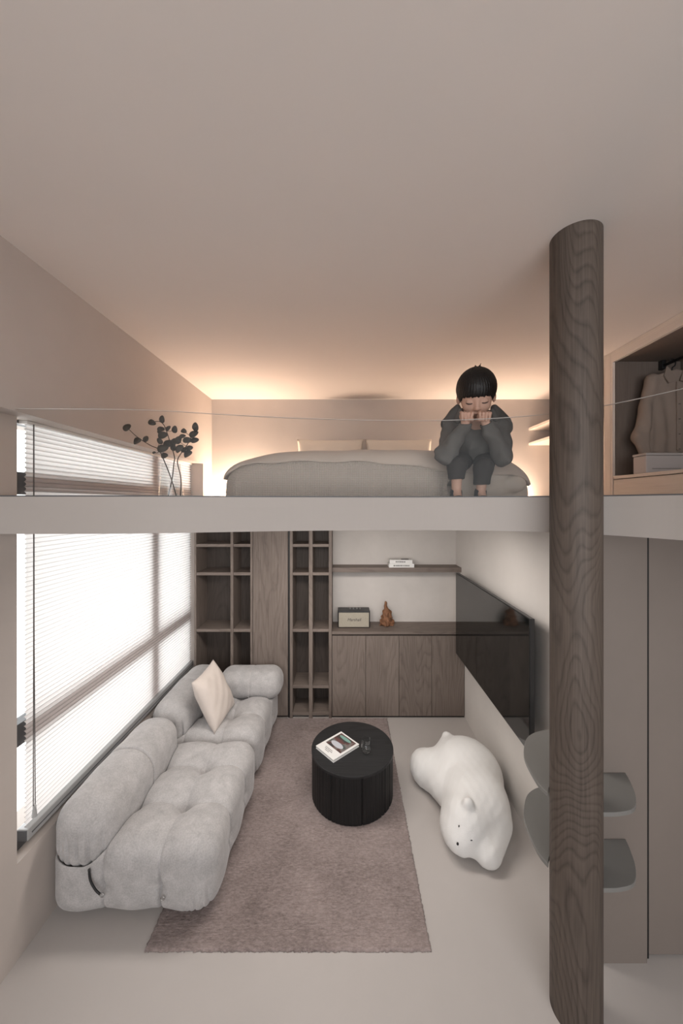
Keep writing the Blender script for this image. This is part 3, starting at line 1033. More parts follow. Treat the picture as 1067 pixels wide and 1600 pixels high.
def cover_print():
    m, nt, b = new_mat('cover_picture_print')
    N, L = nt.nodes, nt.links
    tc = N.new('ShaderNodeTexCoord')
    v = N.new('ShaderNodeTexVoronoi'); v.inputs['Scale'].default_value = 26
    nz = N.new('ShaderNodeTexNoise'); nz.inputs['Scale'].default_value = 9; nz.inputs['Detail'].default_value = 4
    L.new(tc.outputs['Object'], nz.inputs['Vector'])
    L.new(nz.outputs['Color'], v.inputs['Vector'])
    rp = N.new('ShaderNodeValToRGB')
    e = rp.color_ramp.elements
    e[0].position = 0.30; e[0].color = (0.02, 0.022, 0.022, 1)
    e[1].position = 0.72; e[1].color = (0.16, 0.32, 0.28, 1)
    for p_, c_ in ((0.42, (0.05, 0.05, 0.05, 1)), (0.50, (0.11, 0.045, 0.04, 1)), (0.58, (0.20, 0.19, 0.18, 1)), (0.64, (0.04, 0.06, 0.055, 1))):
        x = e.new(p_); x.color = c_
    L.new(nz.outputs['Fac'], rp.inputs['Fac'])
    L.new(rp.outputs['Color'], b.inputs['Base Color'])
    b.inputs['Roughness'].default_value = 0.4
    return m


pic = bkbox('cover_picture', 0.05, 0.68, 0.09, 0.91, TH + 0.0211, TH + 0.0214, cover_print(), bc)


def pblob(name, s, tt, rs, rt, z, mat, par, n=26):
    poly = []
    for k in range(n):
        a = 2 * math.pi * k / n
        p = bT + sv_ * (s + rs * math.cos(a)) + tv * (tt + rt * math.sin(a))
        poly.append((p.x, p.y))
    return prism(name, poly, z, z + 0.0002, mat, par)


pblob('printed_shape', 0.50, 0.48, 0.10, 0.30, TH + 0.0215, plain('print_pale', (0.52, 0.53, 0.57), 0.5), bc)
pblob('printed_shape', 0.33, 0.40, 0.06, 0.24, TH + 0.0215, plain('print_maroon', (0.13, 0.06, 0.055), 0.5), bc)
pblob('printed_shape', 0.15, 0.45, 0.06, 0.30, TH + 0.0215, plain('print_teal', (0.20, 0.36, 0.31), 0.5), bc)
for s, t0, t1 in ((0.79, 0.26, 0.62), (0.84, 0.30, 0.66), (0.89, 0.38, 0.56)):
    x = t0
    while x < t1:
        wd = random.uniform(0.015, 0.035)
        bkbox('printed_letter', s - 0.012, s + 0.012, x, x + wd, TH + 0.0211, TH + 0.0213, M['ink'], bc)
        x += wd + 0.014
# tumbler
g = lathe('drinking_glass', [(0.0, 0.0), (0.026, 0.0), (0.036, 0.012), (0.0405, 0.035), (0.040, 0.065), (0.036, 0.108), (0.0345, 0.108), (0.0382, 0.065), (0.0385, 0.036), (0.034, 0.016), (0.024, 0.008), (0.0, 0.008)],
          (0.158, 2.85, TH + 0.0004), M['tumbler2'], None, 40)
tag(g, 'empty stemless drinking glass beside the book', 'glass')


# ------------------------------------------------------------------ white bear sculpture
def bear(x, y, z):
    d = ell(x, y, z, (0.975, 2.92, 0.17), (0.272, 0.305, 0.225))
    d = smin(d, ell(x, y, z, (0.668, 3.045, 0.12), (0.128, 0.155, 0.13)), 0.10)
    d = smin(d, cap(x, y, z, (0.735, 2.985, 0.13), (0.835, 2.72, 0.15), 0.145, 0.14), 0.05)
    d = smin(d, cap(x, y, z, (0.885, 3.10, 0.19), (0.893, 3.205, 0.275), 0.12, 0.038), 0.07)
    d = smin(d, ell(x, y, z, (0.985, 2.64, 0.175), (0.190, 0.25, 0.205)), 0.08)
    d = smin(d, ell(x, y, z, (0.835, 2.48, 0.175), (0.150, 0.16, 0.165)), 0.08)
    d = smin(d, ell(x, y, z, (0.77, 2.425, 0.115), (0.100, 0.115, 0.10)), 0.06)
    d = smin(d, ell(x, y, z, (0.755, 2.52, 0.10), (0.090, 0.12, 0.10)), 0.07)
    d = smin(d, cap(x, y, z, (1.035, 2.51, 0.11), (0.925, 2.355, 0.078), 0.11, 0.092), 0.05)
    d = smin(d, ell(x, y, z, (0.818, 2.415, 0.335), (0.034, 0.030, 0.040)), 0.03)
    d = smin(d, ell(x, y, z, (0.90, 2.62, 0.18), (0.165, 0.20, 0.18)), 0.06)
    d = d + 0.0012 * wob(x, y, z, 60, 3)
    return smax(d, 0.002 - z, 0.02)


br = sdf_put('bear_sculpture', bear, (0.48, 2.2, -0.02), (1.24, 3.40, 0.44), 0.007, M['bear'])
tag(br, 'white rounded lying bear sculpture on the floor by the wall', 'sculpture')
bpy.context.view_layer.update()


def on_bear(px, py):
    """point of the bear's skin seen along a given direction"""
    dirv = Vector(((px - VX) / F, 1.0, -(py - VY) / F)).normalized()
    o = Vector((0, 0, CZ))
    t_ = 1.5
    for _ in range(120):
        p = o + dirv * t_
        dd = float(bear(np.array([p.x]), np.array([p.y]), np.array([p.z]))[0])
        if dd < 0.0005:
            break
        t_ += dd * 0.6
    return o + dirv * t_


for nm, px, py, r_ in (('eye', 717, 1291, (0.004, 0.003, 0.008)), ('eye', 736.5, 1313, (0.007, 0.003, 0.0032)), ('nose', 715, 1318.5, (0.008, 0.006, 0.010))):
    p = on_bear(px, py)
    bm = bmesh.new()
    bmesh.ops.create_uvsphere(bm, u_segments=14, v_segments=8, radius=1)
    for v in bm.verts:
        v.co = Vector((p.x + v.co.x * r_[0], p.y + v.co.y * r_[1], p.z + v.co.z * r_[2]))
    bm_put(nm, bm, M['dark'], br, True)

# ------------------------------------------------------------------ shelf ornaments
t = empty('radio_speaker', (0.085, 4.14, 0.95))
tag(t, 'black box speaker with a cream grille on the oak top', 'speaker')
sx0, sx1, sy0, sy1, sz0 = -0.097, 0.267, 4.05, 4.215, 0.9505
box('speaker_body', sx0, sx1, sy0 + 0.006, sy1, sz0, sz0 + 0.188, M['black'], t, 0.008, 3)
M['grille'] = mottled('woven_grille_cloth', (0.42, 0.38, 0.31), var=0.05, scale=8, rough=0.9, bump=0.3, bscale=300, fine=0.12, fscale=250)
gr = box('front_grille', sx0 + 0.012, sx1 - 0.012, sy0, sy0 + 0.0058, sz0 + 0.010, sz0 + 0.172, M['grille'], t, 0.002)
pn = box('control_panel', sx0 + 0.12, sx1 - 0.06, sy0 + 0.055, sy0 + 0.10, sz0 + 0.1882, sz0 + 0.190, M['black'], t)
for k in range(4):
    lathe('knob', [(0.0085, 0), (0.0085, 0.012), (0.006, 0.014)], (sx0 + 0.142 + k * 0.038, sy0 + 0.077, sz0 + 0.1901), M['metal'], pn, 16)
fc = bpy.data.curves.new('logo', 'FONT')
fc.body = 'Marshall'
fc.size = 0.046
fc.shear = 0.25
fc.extrude = 0.0012
fc.align_x = 'CENTER'
fo = bpy.data.objects.new('logo_src', fc)
COL.objects.link(fo)
bpy.context.view_layer.update()
lm = fo.evaluated_get(bpy.context.evaluated_depsgraph_get()).to_mesh()
cxl = (sx0 + sx1) / 2 + 0.003
lv = [(cxl + v.co.x, sy0 - 0.0014 - v.co.z, sz0 + 0.078 + v.co.y) for v in lm.vertices]
lf = [list(p.vertices) for p in lm.polygons]
bpy.data.objects.remove(fo)
put('logo_lettering', lv, lf, M['ink'], gr)
lx0 = min(v[0] for v in lv); lx1 = max(v[0] for v in lv)


def rootd(x, y, z):
    cx, cy = 0.466, 4.15
    hgt = np.clip((z - 0.95) / 0.27, 0, 1)
    d = cap(x, y, z, (cx - 0.005, cy, 0.985), (cx - 0.01, cy, 1.205), 0.068, 0.008)
    d = smin(d, cap(x, y, z, (cx - 0.055, cy - 0.01, 0.965), (cx - 0.02, cy, 1.10), 0.028, 0.016), 0.015)
    d = smin(d, cap(x, y, z, (cx + 0.052, cy - 0.01, 0.965), (cx + 0.03, cy, 1.12), 0.032, 0.016), 0.015)
    d = smin(d, cap(x, y, z, (cx - 0.062, cy, 1.01), (cx - 0.07, cy, 1.04), 0.012, 0.008), 0.012)
    d = d + 0.010 * wob(x, y, z * 0.5, 75, 9) + 0.006 * wob(x, y, z, 130, 4)
    return smax(d, 0.951 - z, 0.004)


tag(sdf_put('burl_ornament', rootd, (0.34, 4.04, 0.945), (0.60, 4.25, 1.25), 0.0036, M['root']), 'gnarled brown burl wood ornament on the oak top', 'ornament')


def flat_book(name, cx, cy, z0, wx, dy, th, rot, label, spine):
    t = empty(name, (cx, cy, z0))
    tag(t, label, 'book', 'white books on the floating shelf')

    def bb(nm, a, b_, c_, d_, z0_, z1_, mat, par):
        ps = []
        for (u, v) in ((a, c_), (b_, c_), (b_, d_), (a, d_)):
            ps.append((cx + u * math.cos(rot) - v * math.sin(rot), cy + u * math.sin(rot) + v * math.cos(rot)))
        return prism(nm, ps, z0_, z1_, mat, par)
    hx, hy = wx / 2, dy / 2
    bb('back_cover', -hx, hx, -hy, hy, z0 + 0.0002, z0 + 0.003, M['white'], t)
    bb('page_block', -hx + 0.004, hx - 0.004, -hy + 0.0035, hy - 0.004, z0 + 0.0031, z0 + th - 0.0031, M['page'], t)
    bb('front_cover', -hx, hx, -hy, hy, z0 + th - 0.003, z0 + th, M['white'], t)
    sp = bb('spine', -hx, hx, -hy - 0.001, -hy + 0.0030, z0 + 0.003, z0 + th - 0.003, M['white'], t)
    x = spine[0]
    while x < spine[1]:
        wd = random.uniform(0.006, 0.014)
        bb('printed_letter', x, x + wd, -hy - 0.0016, -hy - 0.0011, z0 + th * 0.32, z0 + th * 0.68, M['ink'], sp)
        x += wd + 0.006
    return t


flat_book('book', 0.625, 4.135, 1.628, 0.285, 0.14, 0.042, 0.0, 'lower white book of the pair on the floating shelf', (-0.09, 0.09))
ub = flat_book('book', 0.622, 4.14, 1.6702, 0.255, 0.13, 0.042, -0.03, 'upper white book of the pair on the floating shelf', (-0.06, 0.05))
box('printed_picture', 0.63, 0.715, 4.10, 4.165, 1.7123, 1.7126, M['ink'], ub)

# ------------------------------------------------------------------ bed in the loft
BX, BHX = 0.20, 1.03
BYF, BYB = 2.30, 4.21
BTOP = 2.695
t = empty('bed', (BX, 3.3, ZF))
tag(t, 'low double bed upstairs behind the glass', 'bed')
box('bed_base', BX - 0.86, BX + 0.86, BYF + 0.12, BYB, ZF, ZF + 0.14, M['pale_wood'], t, 0.01)
box('mattress', BX - 0.88, BX + 0.88, BYF + 0.10, BYB, ZF + 0.141, BTOP - 0.05, M['sheet'], t, 0.05, 4)


def bed_shape(x, y, z, grow):
    u = np.abs(x - BX) / (BHX + grow)
    w_ = np.clip((z - ZF), 0, None) / (BTOP - ZF + grow)
    q_ = (u ** 3.8 + w_ ** 3.8) ** (1 / 3.8)
    d1 = (q_ - 1) * 0.42
    yf = (BYF - grow) - y
    d = smax(d1, yf, 0.16)
    return smax(d, y - (BYB - 0.02), 0.05)


def gauze_d(x, y, z):
    fx = np.clip((BTOP - 0.10 - z) / 0.15, 0, 1)
    d = bed_shape(x, y, z, 0.0)
    d = d + fx * (0.007 * np.sin(x * 21 + 1.3 * np.sin(x * 7)) + 0.006 * gs(x - (P(692, 0, BYF).x), 0.012) - 0.010 * gs(x - (P(700, 0, BYF).x), 0.02) - 0.008 * gs(x + 0.72, 0.02))
    return smax(d, ZF + 0.004 - z, 0.01)


GL = P(706, 0, BYF).x
cov = sdf_put('gauze_coverlet', lambda x, y, z: smax(smax(gauze_d(x, y, z), -(gauze_d(x, y, z) + 0.022), 0.004), x - (GL + 0.03 * np.sin(z * 30)), 0.01), (BX - 1.12, BYF - 0.06, ZF - 0.02), (GL + 0.06, 3.0, BTOP + 0.02), 0.0085, M['gauze'])
tag(cov, 'muslin gauze coverlet hanging over the bed foot', 'coverlet')
hx_ = np.array([P(p, 0, BYF).x for p in (330, 345, 370, 400, 450, 560, 620, 690, 740, 770, 800, 830, 850)])
hz_ = np.array([P(0, p, BYF).z for p in (757, 741, 729, 724, 722, 722.5, 726, 736, 741, 742, 741, 752, 764)])


def throw_d(x, y, z):
    d = bed_shape(x, y, z, 0.016) + 0.004 * wob(x, y, z, 9, 2)
    d = smax(d, -(bed_shape(x, y, z, 0.001) + 0.004), 0.004)
    hem = np.interp(x, hx_, hz_) + 0.006 * np.sin(x * 17)
    return smax(d, hem - z, 0.012)


th = sdf_put('throw_blanket', throw_d, (BX - 1.16, BYF - 0.08, ZF - 0.02), (BX + 1.16, 3.5, BTOP + 0.05), 0.0085, M['throw'])
tag(th, 'taupe throw spread over the bed with a folded front edge', 'blanket')


def duvet_d(x, y, z):
    d = smax(bed_shape(x, y, z, -0.002), GL + 0.02 - x, 0.03)
    pz = P(800, 757, BYF)
    for (px, py, rx, rz, ry) in ((778, 762, 0.085, 0.05, 0.03), (806, 757, 0.075, 0.055, 0.035), (757, 766, 0.045, 0.03, 0.03)):
        p = P(px, py, BYF + 0.0)
        d = smin(d, ell(x, y, z, (p.x, BYF + 0.02, p.z), (rx, ry, rz)), 0.015)
    d = d + 0.003 * wob(x, y, z, 22, 8)
    return smax(smax(d, ZF + 0.004 - z, 0.01), -(bed_shape(x, y, z, -0.04)), 0.004)


dv = sdf_put('duvet', duvet_d, (GL - 0.05, BYF - 0.08, ZF - 0.02), (BX + 1.10, 2.9, BTOP + 0.02), 0.0085, M['sheet'])
tag(dv, 'bunched pale duvet corner under the throw at the bed foot', 'duvet')
PZ = 3.10
for k, (xa, xb, lab) in enumerate(((-0.575, 0.205, 'pale pillow propped on the headboard, nearer the vase'), (0.215, 0.995, 'pale pillow propped on the headboard, nearer the boy'))):
    p = pillow('bed_pillow', [(xa, 4.03, BTOP - 0.02), (xb, 4.03, BTOP - 0.02), (xb, 4.19, PZ), (xa, 4.19, PZ)], 0.15, M['pillowcase'], None, 20 + k, 26)
    tag(p, lab, 'pillow', 'pillows at the headboard')

# ------------------------------------------------------------------ wardrobe and shelves of the loft
XW = 2.158
t = empty('wardrobe', (XW + 0.28, 2.2, ZF))
tag(t, 'open pale ash wardrobe with a drawer under hanging clothes', 'wardrobe')
WYE, WYS = 3.012, 1.15
box('end_panel', XW, XE - 0.002, 2.941, WYE, ZF, ZC - 0.002, M['pale_wood_z'], t, 0.001)
box('side_panel', XW + 0.001, XE - 0.002, 2.916, 2.9395, ZF, ZC - 0.002, M['pale_wood_z'], t, 0.001)
box('side_lining', XW + 0.02, XE - 0.002, 2.906, 2.9155, ZF + 0.25, 3.496, M['ward_in'], t)
box('header_panel', XW, XW + 0.025, WYS, 2.9155, 3.497, ZC - 0.002, M['pale_wood'], t, 0.001)
box('top_lining', XW + 0.026, XE - 0.002, WYS, 2.905, 3.497, 3.511, M['ward_in'], t)
box('back_lining', XE - 0.02, XE - 0.002, WYS, 2.905, 2.573, 3.496, M['ward_in'], t)
box('bottom_board', XW, XE - 0.002, WYS, 2.9055, 2.548, 2.572, M['pale_wood'], t, 0.001)
dw = box('drawer_front', XW + 0.004, XW + 0.024, 1.85, 2.909, ZF + 0.012, 2.542, M['pale_wood'], t, 0.001)
box('drawer_front', XW + 0.004, XW + 0.024, WYS, 1.844, ZF + 0.012, 2.542, M['pale_wood'], t, 0.001)
box('carcass', XW + 0.026, XE - 0.002, WYS, 2.905, ZF, 2.547, M['ward_in'], t)
rd = tube('clothes_rail', [(2.533, WYS, 3.453), (2.533, 2.905, 3.453)], 0.011, M['black'], t, 10)
box('rail_bracket', 2.518, 2.548, 2.865, 2.9045, 3.425, 3.496, M['black'], t, 0.002)

for zt, lab in ((3.247, 'upper small pale shelf in the bedside alcove'), (3.069, 'lower small pale shelf in the bedside alcove')):
    tag(box('alcove_shelf', XW, XE - 0.001, 3.014, YH - 0.001, zt - 0.028, zt, M['pale_wood'], None, 0.001), lab, 'shelf', 'bedside alcove shelves')

# hanger and jacket
JY = 2.80
JX = 2.535
t = empty('coat_hanger', (JX, JY, 3.356))
tag(t, 'black coat hanger on the wardrobe rail', 'hanger')
hk = [(JX + 0.0, JY, 3.381), (JX + 0.002, JY, 3.408), (JX + 0.022, JY, 3.424), (JX + 0.028, JY, 3.451), (JX + 0.016, JY, 3.471), (JX, JY, 3.475), (JX - 0.016, JY, 3.464)]
tube('hook', smooth_path(hk, 4), 0.0045, M['black'], t, 8)
tube('shoulder_bar', smooth_path([(JX - 0.19, JY, 3.311), (JX - 0.10, JY, 3.351), (JX, JY, 3.381), (JX + 0.10, JY, 3.351), (JX + 0.19, JY, 3.311)], 4), 0.007, M['black'], t, 8)
tube('trouser_bar', [(JX - 0.185, JY, 3.308), (JX + 0.185, JY, 3.308)], 0.005, M['black'], t, 8)


def jacket_d(x, y, z):
    u, v = x - JX, y - JY
    tz = np.clip((3.38 - z) / 0.75, 0, 1)
    hw = 0.150 + 0.045 * np.minimum(tz * 3, 1)
    sl = 3.392 - np.abs(u) * 0.36
    body = np.sqrt(np.maximum(np.abs(u) - hw + 0.02, 0) ** 2 + (np.maximum(np.abs(v) - 0.012, 0)) ** 2) - 0.026
    body = smax(smax(body, (z - sl), 0.02), 2.735 - z, 0.01)
    for sx in (-1, 1):
        sh_, el_, cu_ = (JX + sx * 0.158, JY, 3.318), (JX + sx * (0.262 if sx < 0 else 0.16), JY - 0.012, 2.86), (JX + sx * (0.245 if sx < 0 else 0.15), JY - 0.03, 2.74)
        arm = cap(x, y, z, sh_, el_, 0.042, 0.046)
        arm = smin(arm, cap(x, y, z, el_, cu_, 0.045, 0.036), 0.02)
        body = smin(body, arm, 0.008)
    body = body + 0.007 * np.sin(u * 58 + 2 * np.sin(z * 6)) * np.clip((3.3 - z) / 0.3, 0, 1) + 0.004 * wob(x, y, z, 20, 6)
    body = smax(body, -(ell(x, y, z, (JX, JY, 3.41), (0.070, 0.035, 0.055))), 0.006)
    return smax(body, x - 2.712, 0.004)


jk = sdf_put('jacket', jacket_d, (2.13, JY - 0.14, 2.616), (2.715, JY + 0.12, 3.416), 0.007, M['jacket'])
tag(jk, 'sand coloured jacket hanging in the wardrobe', 'jacket')
# collar, placket
for sx in (-1, 1):
    cpts = [(JX + sx * 0.012, JY - 0.050, 3.291), (JX + sx * 0.075, JY - 0.052, 3.271), (JX + sx * 0.105, JY - 0.042, 3.331), (JX + sx * 0.072, JY - 0.03, 3.408), (JX + sx * 0.05, JY - 0.035, 3.381)]
    v0 = cpts + [(x, y - 0.008, z) for x, y, z in cpts]
    f0 = [list(range(5)), [9, 8, 7, 6, 5]] + [[i, (i + 1) % 5, 5 + (i + 1) % 5, 5 + i] for i in range(5)]
    put('collar', v0, f0, M['jacket'], jk)
box('button_placket', JX - 0.006, JX + 0.028, JY - 0.050, JY - 0.036, 2.76, 3.286, M['jacket'], jk, 0.003)
for k in range(5):
    lathe('button', [(0.007, 0), (0.007, 0.003), (0.0, 0.003)], (JX + 0.011, JY - 0.052, 3.226 - k * 0.115), M['lash'], jk, 12)
t = empty('reflection_box', (2.42, 2.66, 2.5725))  # box added in place of a pale window reflection in the balustrade glass
tag(t, 'pale grey box under the jacket standing in for a glass reflection', 'box')
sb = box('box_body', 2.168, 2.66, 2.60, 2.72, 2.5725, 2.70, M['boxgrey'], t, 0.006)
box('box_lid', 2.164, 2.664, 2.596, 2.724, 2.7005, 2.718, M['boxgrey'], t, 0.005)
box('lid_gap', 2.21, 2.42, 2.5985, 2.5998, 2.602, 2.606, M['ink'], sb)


# ------------------------------------------------------------------ vase and dried branches
VY_ = 2.30
vc = P(267, 774, VY_)
vs_ = lathe('glass_vase', [(0.0, 0.0), (0.074, 0.0), (0.078, 0.01), (0.070, 0.12), (0.060, 0.22), (0.055, 0.275), (0.052, 0.275), (0.057, 0.22), (0.067, 0.12), (0.074, 0.014), (0.0, 0.012)],
            (vc.x, VY_, ZF + 0.0005), M['tumbler2'], None, 48)
tag(vs_, 'tall clear glass vase on the loft floor by the window', 'vase')


def C2(cx, cy, Y=VY_):
    return P(160 + 0.1875 * cx, 620 + 0.1875 * cy, Y)


STEMS = [
    ('dried leafy branch reaching far over the window blind', [(632, 845), (577, 695), (515, 535), (468, 440), (400, 405), (290, 335), (205, 255)], -0.02, -0.06),
    ('dried leafy branch rising highest from the vase', [(530, 845), (578, 700), (595, 560), (600, 500), (570, 400), (545, 320), (515, 240), (470, 205), (400, 215)], 0.01, 0.03),
    ('dried leafy branch leaning towards the bed', [(645, 845), (655, 690), (625, 545), (650, 480), (700, 410), (740, 340), (770, 270)], 0.03, -0.03)]
LEAVES = [[(205, 255, 30, 0.9), (288, 368, 34, 0.2), (362, 350, 24, 1.4), (478, 368, 24, 2.2), (515, 490, 28, 0.1), (430, 465, 12, 0.4), (503, 430, 38, 0.4)],
          [(412, 215, 28, -0.4), (497, 187, 26, 1.5), (487, 268, 24, 0.2), (503, 320, 34, 0.3), (548, 262, 22, 1.1), (602, 272, 26, 1.3), (552, 390, 36, 0.5), (595, 375, 27, 1.0), (478, 285, 20, 0.7), (590, 420, 26, 1.6)],
          [(678, 285, 24, -0.5), (665, 330, 24, 0.3), (775, 250, 30, 1.5), (762, 310, 34, 0.8), (770, 362, 28, 0.4), (710, 362, 32, 0.1), (632, 360, 30, 1.2), (640, 432, 36, 0.6), (710, 475, 36, 0.3), (725, 428, 26, 0.2), (680, 440, 24, 1.0)]]


def leaf(c_, r_, ang_, par, seed):
    rr_ = random.Random(seed)
    n_ = 14
    vs, fs = [], []
    ax = Vector((math.cos(ang_), rr_.uniform(-0.4, 0.4), math.sin(ang_))).normalized()
    up = Vector((rr_.uniform(-0.2, 0.2), -1, rr_.uniform(-0.2, 0.4))).normalized()
    sd = ax.cross(up).normalized()
    up = sd.cross(ax).normalized()
    for side in (0, 1):
        for k in range(n_):
            a = 2 * math.pi * k / n_
            u = math.cos(a); v_ = math.sin(a) * (0.72 - 0.12 * math.cos(a))
            bend = 0.25 * v_ * v_ - 0.12 * u * u
            p = c_ + ax * (r_ * u) + sd * (r_ * v_) + up * (r_ * bend + (0.0008 if side else -0.0008))
            vs.append(tuple(p))
        vs.append(tuple(c_ + up * (0.0008 if side else -0.0008)))
    m2 = n_ + 1
    for k in range(n_):
        k2 = (k + 1) % n_
        fs.append((k2, k, n_)); fs.append((m2 + k, m2 + k2, m2 + n_)); fs.append((k, k2, m2 + k2, m2 + k))
    return put('leaf', vs, fs, M['leaf'], par, True)


for si, (lab, pts, y0, y1) in enumerate(STEMS):
    n_ = len(pts)
    p3 = [C2(p[0], p[1], VY_ + y0 + (y1 - y0) * i / (n_ - 1)) for i, p in enumerate(pts)]
    p3[0].z = ZF + 0.018
    path = smooth_path(p3, 5)
    t = tube('leafy_branch', path, [0.0042 - 0.0024 * i / len(path) for i in range(len(path))], M['stem'], None, 7)
    tag(t, lab, 'branch', 'dried branches in the vase')
    for li, (lx, ly, lr, la) in enumerate(LEAVES[si]):
        yy = VY_ + y0 + (y1 - y0) * 0.8 + random.uniform(-0.04, 0.04)
        c_ = C2(lx, ly, yy)
        near = min(path, key=lambda p: (p - c_).length)
        leaf(c_, 1.22 * lr * 0.1875 * yy / F, la, t, si * 50 + li)
        if (near - c_).length > 0.015:
            tube('twig', smooth_path([near, (near + c_) / 2 + Vector((0, 0, -0.006)), c_], 4), 0.0015, M['stem'], t, 6)

# ------------------------------------------------------------------ the boy on the bed edge
HC = P(744, 613, 2.155)
TH_ = math.radians(30)
hf = np.array([-0.25, -math.cos(TH_), -math.sin(TH_)]); hf /= np.linalg.norm(hf)
hr = np.cross(hf, [0, 0, 1.0]); hr /= np.linalg.norm(hr)      # the boy's right -> picture left is -hr
hu = np.cross(hr, hf)
hcen = np.array(HC)


def headspace(x, y, z):
    a, b_, c_ = x - hcen[0], y - hcen[1], z - hcen[2]
    return a * hr[0] + b_ * hr[1] + c_ * hr[2], a * hf[0] + b_ * hf[1] + c_ * hf[2], a * hu[0] + b_ * hu[1] + c_ * hu[2]


def hp(r, f, u):
    return Vector(hcen + hr * r + hf * f + hu * u)


SHL, SHR = P(707, 672, 2.27), P(782, 669, 2.27)
ELL, ELR = P(698, 712, 2.13), P(783, 713, 2.13)
WRL, WRR = P(727, 664, 2.075), P(760, 664, 2.075)
CH, HIP, NK = P(744, 682, 2.31), P(741, 716, 2.43), P(744, 656, 2.24)
HPL, HPR = P(724, 718, 2.40), P(757, 718, 2.40)
KNL, KNR = P(714, 727, 2.115), P(755, 731, 2.115)
ANL, ANR = P(713, 766, 2.14), P(751, 768, 2.14)


def hand_d(x, y, z, wr, cx, cz, sgn):
    cy = 2.055
    d = cap(x, y, z, wr, (cx, cy + 0.018, cz + 0.004), 0.024, 0.027)
    d = smin(d, ell(x, y, z, (cx, cy + 0.016, cz + 0.008), (0.036, 0.022, 0.026)), 0.012)
    lens = (0.040, 0.047, 0.045, 0.036)
    for k in range(4):
        fx = cx + (k - 1.5) * 0.0185
        ln = lens[k if sgn > 0 else 3 - k]
        a = (fx, cy + 0.006, cz + 0.028)
        m1 = (fx + (k - 1.5) * 0.001, cy - 0.014, cz + 0.018)
        e = (fx - (k - 1.5) * 0.0015, cy - 0.008, cz + 0.024 - ln)
        fd = smin(cap(x, y, z, a, m1, 0.0092, 0.0090), cap(x, y, z, m1, e, 0.0090, 0.0075), 0.003)
        d = smin(d, fd, 0.0012)
    tx = cx + sgn * 0.034
    d = smin(d, smin(cap(x, y, z, (tx, cy + 0.016, cz - 0.014), (tx - sgn * 0.004, cy - 0.006, cz - 0.016), 0.0115, 0.010), cap(x, y, z, (tx - sgn * 0.004, cy - 0.006, cz - 0.016), (tx - sgn * 0.022, cy - 0.014, cz - 0.018), 0.010, 0.008), 0.004), 0.004)
    return d


HLc, HRc = P(729.5, 651, 2.045), P(757.5, 651, 2.045)


def body_d(x, y, z):
    r, f, u = headspace(x, y, z)
    d = ell(r, f, u, (0, -0.005, 0.015), (0.100, 0.115, 0.120))
    d = smin(d, ell(r, f, u, (0, 0.036, -0.070), (0.072, 0.074, 0.070)), 0.045)
    d = smin(d, ell(r, f, u, (0.046, 0.072, -0.060), (0.030, 0.028, 0.030)), 0.02)
    d = smin(d, ell(r, f, u, (-0.046, 0.072, -0.060), (0.030, 0.028, 0.030)), 0.02)
    for s in (-1, 1):
        d = smax(d, -ell(r, f, u, (s * 0.041, 0.130, -0.028), (0.026, 0.028, 0.014)), 0.014)
        d = smin(d, ell(r, f, u, (s * 0.040, 0.094, -0.030), (0.022, 0.014, 0.012)), 0.006)
        d = smin(d, ell(r, f, u, (s * 0.102, -0.008, -0.036), (0.012, 0.022, 0.032)), 0.01)
    d = smin(d, cap(r, f, u, (0, 0.108, -0.030), (0, 0.119, -0.066), 0.009, 0.013), 0.014)
    d = smin(d, ell(r, f, u, (0, 0.110, -0.070), (0.021, 0.013, 0.011)), 0.008)
    d = smin(d, ell(r, f, u, (0, 0.098, -0.098), (0.027, 0.014, 0.009)), 0.010)
    d = smin(d, cap(x, y, z, NK, hp(0, -0.03, -0.06), 0.050, 0.050), 0.03)
    # trunk, arms and legs inside the clothes
    d = smin(d, cap(x, y, z, CH, NK, 0.085, 0.05), 0.04)
    d = smin(d, cap(x, y, z, HIP, CH, 0.095, 0.09), 0.04)
    for sh, el, wr in ((SHL, ELL, WRL), (SHR, ELR, WRR)):
        d = smin(d, cap(x, y, z, sh, el, 0.038, 0.032), 0.02)
        d = smin(d, cap(x, y, z, el, wr, 0.031, 0.022), 0.008)
    for hpj, kn, an in ((HPL, KNL, ANL), (HPR, KNR, ANR)):
        d = smin(d, cap(x, y, z, hpj, kn, 0.052, 0.038), 0.02)
        d = smin(d, cap(x, y, z, kn, an, 0.036, 0.027), 0.01)
        d = smin(d, cap(x, y, z, an, (an.x, an.y - 0.05, ZF + 0.028), 0.026, 0.022), 0.01)
    d = smin(d, hand_d(x, y, z, WRL, HLc.x, HLc.z, 1), 0.004)
    d = smin(d, hand_d(x, y, z, WRR, HRc.x, HRc.z, -1), 0.004)
    return smax(d, ZF + 0.006 - z, 0.004)


LO, HI = (0.48, 2.00, ZF), (1.06, 2.56, 3.14)
person = sdf_put('person', body_d, LO, HI, 0.0037, M['skin'])
tag(person, 'black-haired child in a charcoal hoodie, chin on fists, sitting on the bed edge', 'person')


